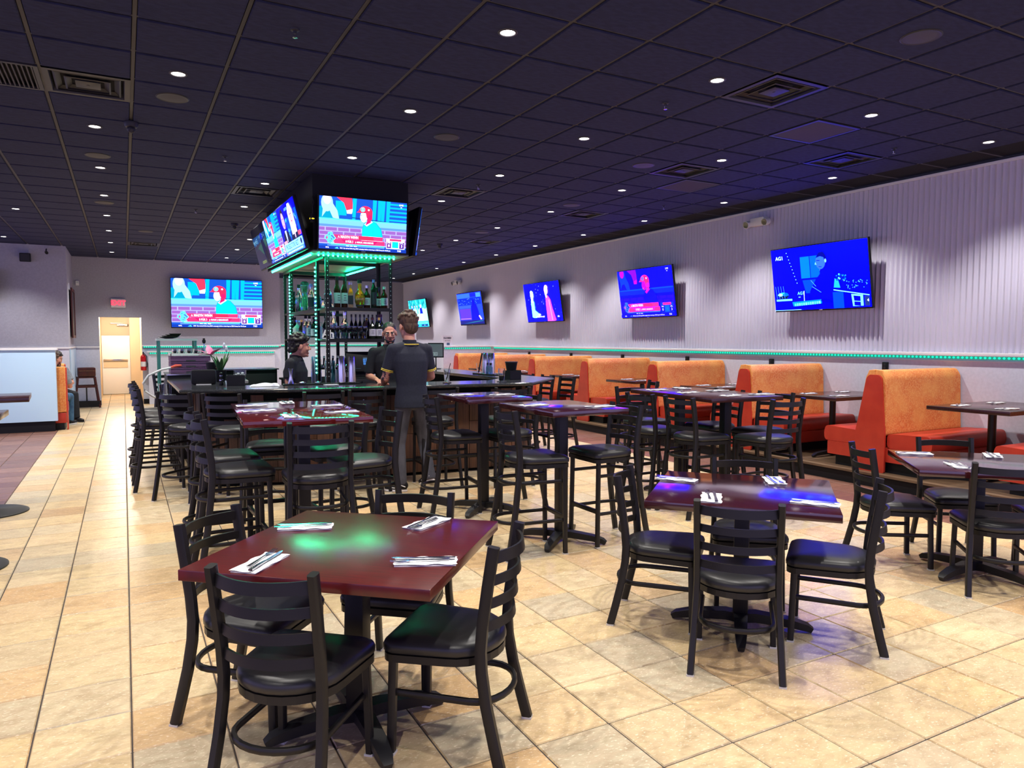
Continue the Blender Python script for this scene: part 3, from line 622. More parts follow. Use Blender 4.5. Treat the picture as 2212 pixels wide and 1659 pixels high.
stools = [
 (2.68, 4.65, (.993, -.12), 'black ladder-back bar stool left of the nearer small high table'),
 (3.31, 4.645, (-1, 0), 'black ladder-back bar stool right of the nearer small high table'),
 (2.66, 6.07, (.995, -.1), 'black ladder-back bar stool left of the farther small high table, behind the standing man'),
 (3.18, 5.98, (-1, .03), 'black ladder-back bar stool right of the farther small high table'),
 (.66, 5.13, (1, 0), 'black bar stool on the left of the glossy high table, the nearer one'),
 (.66, 5.74, (1, .02), 'black bar stool on the left of the glossy high table, the farther one'),
 (1.087, 4.70, (.12, .993), 'black bar stool at the near end of the glossy high table, its back to us'),
 (1.50, 5.10, (-1, -.03), 'black bar stool on the right of the glossy high table, the nearer one'),
 (1.455, 5.73, (-1, -.1), 'black bar stool on the right of the glossy high table, the farther one'),
 (1.06, 6.20, (-.08, -1), 'black bar stool at the far end of the glossy high table'),
 (.57, 7.88, (.70, .71), 'black bar stool at the left corner of the bar counter, lower on the aisle side'),
 (.93, 7.47, (.60, .80), 'black bar stool at the bar, second from the left corner'),
 (1.73, 7.34, (.05, 1), 'black bar stool at the bar front, left of the standing man'),
 (2.19, 7.44, (.0, 1), 'black bar stool at the bar front, partly hidden by the standing man'),
 (2.97, 7.32, (.08, 1), 'black bar stool at the bar front, just right of the standing man'),
 (3.70, 7.03, (.16, 1), 'black bar stool at the bar front, farthest right'),
 (5.20, 8.48, (-1, .03), 'black bar stool at the right side of the bar, the nearest'),
 (5.20, 9.02, (-1, .10), 'black bar stool at the right side of the bar, the middle one'),
 (5.19, 9.60, (-1, .02), 'black bar stool at the right side of the bar, the farthest'),
 (.34, 8.55, (1, .02), 'black bar stool at the left side of the bar, the nearest of three'),
 (.33, 9.25, (1, .02), 'black bar stool at the left side of the bar, the middle of three'),
 (.32, 9.90, (1, .02), 'black bar stool at the left side of the bar, the farthest of three'),
 (4.545, 5.475, (1, .02), 'black bar stool on the left of the long high table, the farther one'),
 (4.59, 4.965, (1, -.02), 'black bar stool on the left of the long high table, the nearer one'),
 (5.04, 4.57, (.0, 1), 'black bar stool at the near end of the long high table'),
 (5.40, 4.97, (-1, -.12), 'black bar stool on the booth side of the long high table, the nearer one'),
 (5.28, 5.50, (-1, .0), 'black bar stool on the booth side of the long high table, the farther one'),
 (4.93, 6.18, (.05, -1), 'black bar stool at the far end of the long high table'),
 (5.62, 7.20, (-.9, .4), 'black bar stool standing alone in front of the third booth'),
 (-1.42, 7.86, (1, .1), 'black bar stool cut by the left edge beside the round-base table')]
s0 = make_chair('bar_stool', stools[0][3], .28)
s0['group'] = 'bar stools'
for k, (x, y, f, l) in enumerate(stools):
    if k == 0: s0.location = (x, y, 0); s0.rotation_euler = (0, 0, face(*f))
    else: dup(s0, (x, y, 0), face(*f), l)

# ================================================================ TABLES
def table(name, label, cx, cy, ang, sx, sy, z, wood, arm=.36, arot=0, cols=((0, 0),), base='cross', cat='table', z0=0, colr=.04):
    t = thing(name, label, cat, (cx, cy, z0), ang); th = .040
    m = MB(); m.box((0, 0, z - z0 - th / 2), (sx, sy, th), bv=.0025); part(m, 'tabletop', M[wood], t)
    for px, py in cols:
        m = MB(); m.box((px, py, (z - z0 - th + .03) / 2), (colr * 2, colr * 2, z - z0 - th - .03), bv=.008); part(m, 'column', M['black'], t)
        m = MB(); m.box((px, py, z - z0 - th - .007), (min(.4, sx * .6), .05, .012)); m.box((px, py, z - z0 - th - .007), (.05, min(.4, sy * .6), .012)); part(m, 'mounting_plate', M['iron'], t)
        if base == 'cross':
            for q in range(4):
                a = arot + q * PI / 2; d = Vector((math.cos(a), math.sin(a), 0)); m = MB()
                m.sweep([Vector((px, py, .045)) + d * .02, Vector((px, py, .052)) + d * .08, Vector((px, py, .040)) + d * arm * .7, Vector((px, py, .024)) + d * arm * .93, Vector((px, py, .012)) + d * arm],
                        [(-.036, -.034), (.036, -.034), (.030, .018), (-.030, .018)], d.cross(Vector((0, 0, 1))), [1, 1, .88, .72, .5]); part(m, 'base_arm', M['iron'], t)
        else:
            m = MB(); m.lathe([(.30, 0), (.30, .010), (.27, .022), (.08, .034), (.055, .05), (.05, .08)], 36, c=(px, py, 0)); part(m, 'base_disc', M['iron'], t)
    return t
A41 = R(-41)
tbls = {}
tbls['t1'] = table('dining_table', 'square satin mahogany dining table nearest to us, reflecting green light', .81, 2.84, R(-41), .95, .93, .76, 'wood_t1', .37, R(41) + R(0))
tbls['t2'] = table('dining_table', 'square brown mahogany dining table reflecting two blue television screens', 2.97, 2.855, R(-48), .93, .90, .76, 'wood_t2', .37, R(48) + R(-45))
tbls['t3'] = table('dining_table', 'square brown mahogany dining table at the right edge by the front booth', 5.05, 2.765, R(-44), .92, .88, .76, 'wood_t2', .37, R(44))
tbls['gloss'] = table('high_table', 'long glossy mahogany high table in front of the bar, mirroring a television', 1.10, 5.42, R(-4), .82, 1.42, 1.07, 'wood_gl', .36, R(45), cols=((0, -.38), (0, .38)), cat='high table')
tbls['r1'] = table('high_table', 'small dark mahogany high table with two stools, the nearer of two', 3.0, 4.77, R(-1), .66, .86, 1.07, 'wood_t2', .36, R(42), cat='high table')
tbls['r0'] = table('high_table', 'small dark mahogany high table right of the standing man, the farther of two', 2.91, 5.98, R(-2), .62, .78, 1.07, 'wood_t2', .36, R(42), cat='high table')
tbls['long'] = table('high_table', 'long dark high table with stools all round, between the bar and the booths', 4.98, 5.34, R(-6), .80, 1.34, 1.07, 'wood_dk', .36, R(45), cols=((0, -.36), (0, .36)), cat='high table')
table('high_table', 'dark high table on a round base disc at the left edge', -1.12, 8.0, R(4), .68, .70, 1.07, 'wood_dk', base='disc', cat='high table')
table('high_table', 'high table at the left edge of which only the round base disc shows', -1.06, 6.1, 0, .60, .62, 1.07, 'wood_dk', base='disc', cat='high table')

# ================================================================ PLACE SETTINGS
nm = MB(); vs = []; nx, ny = 10, 5
for i in range(nx + 1):
    for j in range(ny + 1):
        u, v = i / nx - .5, j / ny - .5
        vs.append((u * .205 + .003 * math.sin(j * 2.1), v * .092 + .004 * math.sin(i * 1.3) * (v * 2), .004 + .003 * abs(math.sin(i * .9 + j)) + .002 * (v > 0)))
nm.add(vs, [(i * (ny + 1) + j, (i + 1) * (ny + 1) + j, (i + 1) * (ny + 1) + j + 1, i * (ny + 1) + j + 1) for i in range(nx) for j in range(ny)], 0, True)
nm.box((0, 0, .002), (.20, .088, .003))
nmesh = nm.mesh('napkin', [M['paper']])
fm = MB(); fm.sweep([(-.095, 0, .003), (-.06, 0, .004), (.0, 0, .006), (.03, 0, .006), (.045, 0, .004)], [(-.006, -.0012), (.006, -.0012), (.006, .0012), (-.006, .0012)], (0, 1, 0), [1.1, .9, .45, .6, 1.9])
for q in (-1.5, -.5, .5, 1.5): fm.sweep([(.043, q * .0058, .004), (.07, q * .0058, .0035), (.098, q * .0054, .008)], [(-.0016, -.001), (.0016, -.001), (.0016, .001), (-.0016, .001)], (0, 1, 0), [1, 1, .5])
fmesh = fm.mesh('fork', [M['steel']])
km = MB(); km.sweep([(-.105, 0, .004), (-.06, 0, .005), (-.005, 0, .004)], [(-.007, -.003), (.007, -.003), (.007, .003), (-.007, .003)], (0, 1, 0), [1, .85, .7])
km.prism([(-.006, -.006), (.09, -.008), (.108, -.002), (.10, .006), (-.006, .005)], .003, .0045); kmesh = km.mesh('knife', [M['steel']])
def setting(x, y, a, where, z, fl=0):
    a = R(a); c, s_ = math.cos(a), math.sin(a)
    def put(name, me, dx, dy, da, zz, lab, cat, grp):
        o = link(name, me, None, (x + dx * c - dy * s_, y + dx * s_ + dy * c, zz), (0, 0, a + da)); o.scale = (1.12, 1.12, 1.0); tag(o, lab, cat, grp)
    put('napkin', nmesh, 0, 0, 0, z, 'napkin ' + where, 'napkin', 'folded napkins')
    put('fork', fmesh, .02 if not fl else .035, .016, .10, z + .0085, 'steel fork ' + where, 'fork', 'forks on napkins')
    put('knife', kmesh, .01, -.018, -.05 if not fl else .08, z + .0085, 'steel knife ' + where, 'knife', 'knives on napkins')
ZT1 = .7605; ZH = 1.0705; ZB = .9105
T1N, T2N, T3N = 'of the nearest mahogany table', 'of the blue-lit table', 'of the table by the front booth'
setting(.42, 2.73, 48, 'at the near left corner ' + T1N, ZT1, 1); setting(.68, 3.17, 159, 'at the far left corner ' + T1N, ZT1)
setting(1.17, 2.98, 212, 'at the far right corner ' + T1N, ZT1, 1); setting(.96, 2.46, 155, 'at the near right corner ' + T1N, ZT1)
setting(2.84, 3.24, 123, 'at the far left corner ' + T2N, ZT1); setting(3.31, 2.94, 232, 'on the far side ' + T2N, ZT1, 1)
setting(2.66, 2.77, 45, 'on the near side ' + T2N, ZT1, 1); setting(3.03, 2.43, 122, 'at the right corner ' + T2N, ZT1)
setting(5.0, 3.18, 138, 'at the far left corner ' + T3N, ZT1); setting(4.76, 2.73, 50, 'on the near side ' + T3N, ZT1, 1); setting(5.40, 2.86, 215, 'on the far side ' + T3N, ZT1, 1)
GL = 'of the glossy high table'
setting(.86, 5.86, 0, 'at the far left ' + GL, ZH); setting(.84, 5.40, 2, 'at the middle left ' + GL, ZH); setting(.97, 4.92, 85, 'at the near end ' + GL, ZH, 1)
setting(1.15, 6.0, 265, 'at the far end ' + GL, ZH, 1); setting(1.37, 5.57, 176, 'at the far right ' + GL, ZH); setting(1.34, 5.03, 180, 'at the near right ' + GL, ZH)
setting(2.80, 4.86, 5, 'on the left of the nearer small high table', ZH, 1); setting(3.19, 4.52, 185, 'on the right of the nearer small high table', ZH, 1)
setting(2.74, 6.10, 5, 'on the left of the farther small high table', ZH, 1); setting(3.08, 5.93, 185, 'on the right of the farther small high table', ZH, 1)
LG = 'of the long high table'
for (x, y, a), w_ in zip([(4.78, 5.78, 0), (5.18, 5.86, 260), (4.80, 5.34, 0), (5.24, 5.40, 182), (4.88, 4.86, 10), (5.24, 4.83, 170)], ['at the far left', 'at the far end', 'at the middle left', 'at the middle right', 'at the near left', 'at the near right']):
    setting(x, y, a, w_ + ' ' + LG, ZH, 1)

# ================================================================ BOOTHS
BX0, BX1 = 7.17, 8.545; BW = BX1 - BX0
EX = Matrix(((0, 0, 1, 0), (1, 0, 0, 0), (0, 1, 0, 0), (0, 0, 0, 1)))     # (y, z) profile extruded along x
def rounded(pts, r_=.03, n=4):
    out = []; k = len(pts)
    for i in range(k):
        p, a, b = Vector(pts[i]), Vector(pts[i - 1]), Vector(pts[(i + 1) % k])
        u, v = (a - p), (b - p); q = min(r_, u.length * .45, v.length * .45); u.normalize(); v.normalize()
        s_, e = p + u * q, p + v * q
        for j in range(n + 1):
            t_ = j / n; out.append(tuple(s_ * (1 - t_) ** 2 + p * 2 * t_ * (1 - t_) + e * t_ ** 2))
    return out
def booth(label, y, half=0):
    t = thing('booth_bench', label, 'booth bench', (BX0, y, PZ), group='back-to-back booth benches')
    def ex(poly, name, m_, x0, x1, r_=0, par=None):
        mb = MB(); mb.prism(rounded(poly, r_) if r_ else poly, x0, x1, 0, EX, True); return part(mb, name, M[m_], par or t)
    ex([(-.50, 0), (.50, 0), (.50, .12), (-.50, .12)], 'toe_kick', 'blackpl', .05, BW)
    ex([(-.585, .12), (.585, .12), (.585, .27), (-.585, .27)], 'seat_box', 'redv', .012, BW, .01)
    for s_ in (-1, 1):
        ex([(s_ * .15, .272), (s_ * .63, .272), (s_ * .645, .36), (s_ * .62, .445), (s_ * .15, .425)][::s_], 'seat_cushion', 'redv', .02, BW, .05)
        B_ = [.20, .18, .105, .06] if s_ > 0 else [.145, .138, .118, .07]
        ex([(s_ * .015, .40), (s_ * B_[0], .40), (s_ * B_[1], .50), (s_ * B_[2], 1.03), (s_ * B_[3], 1.105), (s_ * .0005, 1.105)][::s_], 'back_cushion', 'fabric', .0, BW, .03)
        mb = MB(); mb.rod([(.012, s_ * (B_[0] - .006), .43), (.012, s_ * (B_[1] - .004), .60), (.012, s_ * B_[2], 1.0), (.012, s_ * (B_[3] + .01), 1.095), (.012, 0, 1.103)], .010, 8); part(mb, 'welt', M['fabric'], t)
    ex([(-.15, .0), (.215, .0), (.205, .42), (.085, 1.02), (.05, 1.055), (-.06, 1.055), (-.095, 1.02), (-.145, .42)], 'end_panel', 'redv', -.022, .004, .02)
    return t
BL = ['front booth bench at the right edge, mostly out of the frame', 'orange and red booth bench nearest to us in full view', 'second full orange booth bench, beyond the nearest one', 'third orange booth bench from the front', 'fourth orange booth bench from the front', 'fifth orange booth bench from the front, right of the bar', 'sixth orange booth bench, seen over the bar counter', 'farthest orange booth bench, against the low wall']
booths = []
def dup_booth(y, l):
    if not booths: b_ = booth(l, y); booths.append(b_); return b_
    return dup(booths[0], (BX0, y, PZ), 0, l)
for k, l in enumerate(BL): dup_booth(5.03 + 1.868 * (k - 1), l)
BT = ['in the front booth at the right edge', 'in the booth behind the long table', 'in the third booth', 'in the fourth booth', 'in the fifth booth', 'in the sixth booth', 'in the farthest booth']
for k in range(7):
    y = 4.10 + 1.868 * k
    t = thing('booth_table', 'dark booth table on a black column ' + BT[k], 'table', (7.86, y, PZ), group='booth tables')
    m = MB(); m.box((0, 0, .74), (1.22, .80, .040), bv=.004); part(m, 'tabletop', M['wood_dk'], t)
    m = MB(); m.tube((-.15, 0, .05), (-.15, 0, .72), .038, n=14); part(m, 'column', M['black'], t)
    m = MB(); m.box((-.15, 0, .714), (.30, .30, .012), bv=.003); part(m, 'mounting_plate', M['iron'], t)
    for a in (0, PI):
        d = Vector((math.cos(a), math.sin(a), 0)); m = MB(); m.sweep([Vector((-.15, 0, .035)), Vector((-.15, 0, .040)) + d * .1, Vector((-.15, 0, .03)) + d * .28, Vector((-.15, 0, .010)) + d * .34], [(-.032, -.03), (.032, -.03), (.026, .016), (-.026, .016)], (0, 1, 0), [1, 1, .8, .5]); part(m, 'base_arm', M['iron'], t)
    n = 4 if k < 3 else 2
    for q in range(n):
        sx, sy = (-1 if q < 2 else 1), (1 if q % 2 else -1)
        setting(7.86 + (.32 * sx if n > 2 else -.3), y + .22 * sy, (4 if sy > 0 else 176), ('%s %s on the table ' % ('far' if sy > 0 else 'near', 'outside' if sx < 0 else 'wallside')) + BT[k], ZB)
# ================================================================ TELEVISION PICTURES (flat print: coloured polygons on the screen)
_TX = {}
def text_tris(s):
    if s not in _TX:
        t = MB(); text_mb(t, s, 1.0, Matrix.Identity(4), bold=.012); _TX[s] = ([(p[0], p[1]) for p in t.v], t.f)
    return _TX[s]
class Pic:
    def __init__(self, w, h): self.w, self.h, self.v, self.f, self.c, self.n = w, h, [], [], [], 0
    def raw(self, pts, faces, col):
        y = -.00012 * self.n; self.n += 1
        for f in faces:
            g = [pts[i] for i in f]
            for ax, lim, sg in ((0, 0, 1), (0, 1, -1), (1, 0, 1), (1, 1, -1)):       # clip to the screen
                if all((p[ax] - lim) * sg >= 0 for p in g): continue
                h = []
                for i in range(len(g)):
                    a, b = g[i - 1], g[i]; da, db = (a[ax] - lim) * sg, (b[ax] - lim) * sg
                    if (da < 0) != (db < 0): t = da / (da - db); h.append((a[0] + (b[0] - a[0]) * t, a[1] + (b[1] - a[1]) * t))
                    if db >= 0: h.append(b)
                g = h
                if not g: break
            if len(g) < 3: continue
            b = len(self.v); self.v += [((u - .5) * self.w, y, (q - .5) * self.h) for u, q in g]
            self.f.append(list(range(b, b + len(g)))); self.c.append(S(*col))
    def P(self, pts, col): self.raw(pts, [list(range(len(pts)))], col)
    def Q(self, x0, y0, x1, y1, col): self.P([(x0, y0), (x1, y0), (x1, y1), (x0, y1)], col)
    def E(self, cx, cy, rx, ry, col, n=18, a0=0, a1=360):
        self.P([(cx + rx * math.cos(R(a0 + (a1 - a0) * i / n)), cy + ry * math.sin(R(a0 + (a1 - a0) * i / n))) for i in range(n + (a1 - a0 < 360))], col)
    def L(self, a, b, w, col):
        dx, dy = (b[0] - a[0]) * self.w, (b[1] - a[1]) * self.h; l = math.hypot(dx, dy) or 1; nx, ny = -dy / l * w / 2 / self.w, dx / l * w / 2 / self.h
        self.P([(a[0] - nx, a[1] - ny), (b[0] - nx, b[1] - ny), (b[0] + nx, b[1] + ny), (a[0] + nx, a[1] + ny)], col)
    def T(self, s, cx, cy, h, col, maxw=None):
        vs, fs = text_tris(s)
        if not vs: return
        x0, x1 = min(p[0] for p in vs), max(p[0] for p in vs); k = h / .72; kx = k * self.h / self.w
        if maxw: kx = maxw / (x1 - x0)
        self.raw([(cx + (x - (x0 + x1) / 2) * kx, cy + y * k) for x, y in vs], fs, col)
    def mesh(self, m):
        me = bpy.data.meshes.new('screen'); me.from_pydata(self.v, [], self.f); a = me.color_attributes.new('Col', 'FLOAT_COLOR', 'CORNER'); i = 0
        for p, c in zip(me.polygons, self.c):
            for _ in p.loop_indices: a.data[i].color = c; i += 1
        me.materials.append(m); me.update(); return me
rr = random.Random(5)
def pic_game(w, h, pal='full'):
    """a batter in a red helmet before a brick wall, score graphics below"""
    p = Pic(w, h)
    if pal == 'full': bg, teal, ledge, led2, br, mo, hel, facec, jer, jd, red, red2, tick, wht, cyan, hair = (14, 60, 150), (0, 140, 190), (92, 150, 255), (70, 110, 225), (112, 70, 140), (132, 132, 235), (235, 30, 66), (210, 200, 255), (0, 235, 235), (0, 130, 190), (235, 40, 90), (200, 16, 80), (8, 40, 130), (250, 250, 255), (70, 225, 250), (130, 165, 200)
    else: bg, teal, ledge, led2, br, mo, hel, facec, jer, jd, red, red2, tick, wht, cyan, hair = (0, 0, 225), (0, 0, 245), (0, 10, 255), (0, 0, 250), (10, 0, 235), (0, 0, 255), (205, 12, 60), (90, 0, 190), (0, 0, 240), (0, 0, 190), (190, 14, 70), (110, 6, 130), (0, 0, 205), (120, 120, 255), (20, 50, 255), (0, 20, 255)
    p.Q(0, 0, 1, 1, bg); p.Q(.0, .58, .22, .78, teal); p.E(.08, .70, .16, .12, (0, 118, 150) if pal == 'full' else (0, 0, 210)); p.Q(.18, .66, .30, .93, teal)
    p.E(.085, .88, .065, .17, hair); p.P([(.03, .60), (.05, .95), (.12, .95), (.20, .74), (.22, .58), (.15, .60), (.10, .78)], hair); p.E(.085, .95, .042, .10, facec)
    p.P([(.19, 1), (.36, 1), (.375, .80), (.30, .76), (.27, .90)], (228, 40, 66) if pal == 'full' else (60, 0, 200)); p.P([(.30, .76), (.375, .80), (.36, .70), (.305, .70)], facec)
    for x in (.37, .43, .60, .66, .70, .76): p.P([(x, 1), (x + .045, 1), (x + .03, .56), (x - .005, .56)], teal if x != .43 else bg)
    for y in (.62, .70, .78, .86, .93): p.Q(.78, y, 1, y + .035, teal)
    p.L((.36, .63), (1, .57), .008, (6, 30, 90) if pal == 'full' else (0, 0, 180)); p.Q(.0, .47, 1, .57, ledge); p.Q(0, .565, 1, .59, cyan if pal == 'full' else (0, 30, 255)); p.Q(0, .42, 1, .475, led2)
    p.Q(0, .10, 1, .43, mo)
    for r_ in range(4):
        y = .12 + r_ * .078
        for k in range(-1, 9): p.Q(max(0, k * .135 + (r_ % 2) * .067 + .005), y, min(1, k * .135 + (r_ % 2) * .067 + .128), y + .062, br)
    # batter
    p.P([(.47, .17), (.48, .45), (.50, .54), (.57, .60), (.64, .56), (.70, .44), (.735, .17)], jd); p.P([(.475, .18), (.485, .44), (.51, .53), (.575, .585), (.635, .545), (.69, .43), (.72, .18)], jer)
    p.L((.52, .52), (.545, .20), .006, jd); p.L((.60, .44), (.61, .22), .008, jd); p.P([(.50, .52), (.57, .60), (.60, .57), (.53, .48)], facec)
    p.E(.495, .66, .042, .105, facec); p.P([(.54, .62), (.515, .50), (.575, .56), (.585, .66)], red2); p.E(.515, .755, .078, .115, hel, 20, -10, 190); p.P([(.41, .735), (.50, .75), (.52, .775), (.44, .775)], hel); p.P([(.515, .75), (.593, .75), (.59, .62), (.555, .57), (.525, .66)], hel)
    p.E(.562, .66, .022, .05, red2); p.E(.482, .80, .026, .045, cyan); p.T('S', .483, .80, .06, red2); p.E(.55, .80, .010, .018, wht); p.L((.455, .69), (.475, .685), .006, (40, 20, 80)); p.L((.465, .60), (.49, .60), .006, (120, 60, 140))
    # lower third
    p.P([(.16, .205), (.72, .205), (.72, .285), (.16, .285)], red); p.P([(.43, .205), (.62, .205), (.60, .285), (.43, .285)], hel); p.P([(.13, .115), (.74, .115), (.74, .20), (.13, .20)], red2); p.P([(.13, .115), (.30, .115), (.24, .20), (.13, .20)], red); p.P([(.62, .115), (.74, .115), (.74, .20), (.66, .20)], red)
    p.T('\u2227 MASYN WINN', .32, .245, .052, wht, .23); p.T('0 FOR 3', .335, .158, .046, wht, .085); p.T('\u203a', .405, .158, .05, wht); p.T('POPOUT, 2 GROUNDOUTS', .515, .155, .034, wht, .19)
    p.Q(.13, .090, .74, .112, cyan); p.T('2-OUT  0-2  RISP  .271  AVG', .40, .101, .016, bg, .30); p.Q(.09, .060, .74, .088, led2); p.T('PHI - STL  MLB', .36, .074, .02, wht, .12)
    # emblem: interlocking S, T, L over a diamond
    D = [(.055, .215), (.12, .335), (.185, .215), (.12, .095)]; p.P(D, cyan); p.P([(.068, .215), (.12, .312), (.172, .215), (.12, .118)], (60, 70, 170) if pal == 'full' else (0, 0, 200)); p.P([(.075, .215), (.10, .262), (.10, .168)], red)
    p.T('T', .122, .24, .15, cyan, .055); p.T('S', .135, .215, .13, cyan, .055); p.T('L', .128, .185, .15, cyan, .07)
    # score box and ticker
    p.Q(.76, .07, .98, .275, wht if pal == 'full' else (0, 20, 255)); p.Q(.80, .225, .94, .27, red); p.Q(.765, .08, .82, .21, (90, 50, 120) if pal == 'full' else (0, 0, 160)); p.Q(.83, .09, .905, .215, (0, 225, 205) if pal == 'full' else (0, 40, 255)); p.Q(.915, .08, .975, .21, (70, 36, 120) if pal == 'full' else (0, 0, 160))
    p.T('PHI', .792, .19, .03, wht); p.T('0', .792, .13, .05, wht); p.T('STL', .945, .19, .03, wht); p.T('3', .945, .13, .05, wht); p.T('1-2', .867, .15, .04, (0, 60, 90))
    p.Q(0, 0, 1, .058, tick); p.T('NHL', .09, .03, .024, wht); p.P([(.17, .02), (.20, .045), (.215, .015)], cyan); p.T('BOS  By retired following 2023 campaign before returning to 2024 lineup for 82-83 pts', .52, .028, .022, wht, .58); p.T('7:53', .915, .032, .034, wht); p.T('LIVE', .93, .945, .034, wht); p.T('HD', .93, .90, .018, wht)
    return p
def pic_kitchen(w, h):
    p = Pic(w, h); B = (0, 0, 255); p.Q(0, 0, 1, 1, B); p.Q(.32, .50, .42, .84, (0, 56, 255)); p.Q(.425, .50, .52, .84, (0, 44, 255)); p.Q(.315, .47, .53, .495, (0, 0, 205)); p.P([(.33, .47), (.52, .47), (.50, .26), (.36, .26)], (0, 30, 255)); p.L((.42, .84), (.42, .5), .006, (0, 0, 190))
    p.T('AG1', .085, .855, .06, (120, 180, 255))
    for i in range(10): p.E(.175 + .013 * i * .8, .93 - .055 * i, .004, .007, (90, 150, 255), 8)
    # the man's head and shoulders
    p.P([(.40, .28), (.47, .46), (.55, .60), (.63, .62), (.72, .48), (.74, .10), (.44, .10)], (0, 0, 240)); p.L((.42, .46), (.47, .36), .006, (40, 90, 255)); p.L((.43, .36), (.52, .26), .006, (40, 90, 255)); p.L((.52, .60), (.54, .66), .006, (30, 70, 255))
    p.E(.548, .755, .058, .135, (0, 0, 120)); p.E(.535, .735, .050, .115, (20, 50, 225)); p.P([(.49, .80), (.52, .885), (.57, .89), (.60, .80), (.585, .70), (.57, .80), (.535, .82)], (0, 0, 70)); p.L((.495, .76), (.53, .755), .01, (0, 0, 110)); p.L((.515, .66), (.545, .655), .008, (0, 0, 120)); p.P([(.485, .74), (.475, .70), (.495, .695)], (60, 110, 255)); p.E(.588, .745, .010, .03, (60, 100, 240))
    # bowl, box, pitcher, counter
    p.Q(.02, .155, .20, .185, (60, 130, 235)); p.P([(.03, .245), (.175, .245), (.14, .19), (.065, .19)], (2, 10, 26)); p.E(.10, .25, .062, .045, (20, 130, 190), 12, 0, 180); p.E(.13, .262, .03, .03, (0, 50, 130)); p.E(.07, .26, .025, .025, (90, 200, 220))
    for x in (.02, .05, .08, .11): p.L((x, .40), (x + .01, .20), .004, (40, 90, 255))
    p.P([(.22, .14), (.335, .14), (.335, .30), (.21, .29)], (0, 0, 215)); p.L((.335, .14), (.34, .30), .006, (160, 200, 255)); p.T('AG1', .30, .265, .05, (60, 130, 255)); p.T('AG1', .285, .205, .016, (90, 150, 255)); p.P([(.345, .13), (.39, .13), (.39, .25), (.35, .255)], (0, 0, 160))
    p.P([(.21, .06), (.52, .085), (.52, .15), (.20, .13)], (0, 70, 255))
    for i in range(12): p.Q(.225 + .024 * i, .062 + .002 * i, .243 + .024 * i, .105 + .002 * i, (40 + 10 * (i % 3), 110 + 20 * (i % 2), 150 + 20 * (i % 4)))
    p.L((.65, .285), (.99, .175), .012, (70, 130, 255)); p.Q(.64, .0, .745, .25, (0, 30, 255)); p.P([(.83, .02), (.93, .02), (.93, .185), (.82, .205)], (60, 120, 255)); p.P([(.845, .10), (.905, .09), (.905, .165), (.84, .18)], (0, 0, 140)); p.P([(.845, .03), (.905, .02), (.905, .08), (.845, .09)], (0, 0, 180)); p.P([(.945, .02), (.99, .02), (.99, .155), (.945, .165)], (10, 20, 60)); p.T('4', .975, .10, .04, (190, 220, 255))
    p.P([(.655, .32), (.72, .31), (.705, .42), (.67, .46)], (10, 90, 160)); 
    for i in range(30): p.E(.69 + rr.random() * .09, .41 + rr.random() * .11, .008, .012, rr.choice([(0, 10, 60), (0, 60, 180), (60, 170, 230)]), 6)
    for i in range(34): p.E(.78 + rr.random() * .2, .28 + rr.random() * .13, .004, .006, (40, 110, 255), 5)
    p.L((.52, .14), (.62, .10), .03, (0, 0, 90)); p.Q(.0, .0, .30, .006, (90, 150, 255)); return p
def pic_talk(w, h):
    p = Pic(w, h); p.Q(0, 0, 1, 1, (0, 0, 250))
    for i in range(70): p.E(rr.random(), rr.random() * .95 + .05, .005, .012, rr.choice([(40, 60, 255), (0, 0, 150), (90, 110, 255)]), 6)
    for x in (.1, .5, .56): p.E(x, .30, .035, .10, (0, 0, 150)); p.P([(x - .06, 0), (x - .04, .22), (x + .04, .22), (x + .06, 0)], (0, 0, 170))
    p.P([(.17, .12), (.18, .55), (.22, .60), (.27, .52), (.27, .30), (.36, .22), (.40, .16), (.30, .10), (.22, .10)], (80, 190, 245)); p.E(.225, .70, .045, .095, (140, 200, 255)); p.P([(.185, .80), (.22, .83), (.265, .78), (.25, .66), (.245, .52), (.20, .50), (.19, .62)], (150, 190, 250)); p.E(.235, .71, .028, .065, (170, 190, 255)); p.E(.385, .175, .03, .03, (180, 210, 255))
    p.P([(.60, .0), (.605, .40), (.62, .62), (.68, .66), (.74, .55), (.78, .25), (.80, 0)], (150, 40, 190)); p.L((.70, .55), (.735, .02), .02, (190, 90, 210)); p.P([(.78, .30), (.84, .02), (.80, 0), (.76, .1)], (130, 30, 180)); p.E(.645, .80, .048, .11, (190, 130, 225)); p.E(.655, .87, .046, .06, (150, 110, 210)); p.P([(.615, .72), (.65, .72), (.66, .60), (.62, .62)], (200, 150, 225)); p.L((.60, .77), (.625, .775), .008, (60, 20, 120))
    p.T('- They are lovely!', .40, .125, .032, (230, 235, 255), .24); p.T('abc', .91, .115, .045, (180, 190, 255)); p.E(.91, .055, .026, .045, (0, 0, 140)); return p
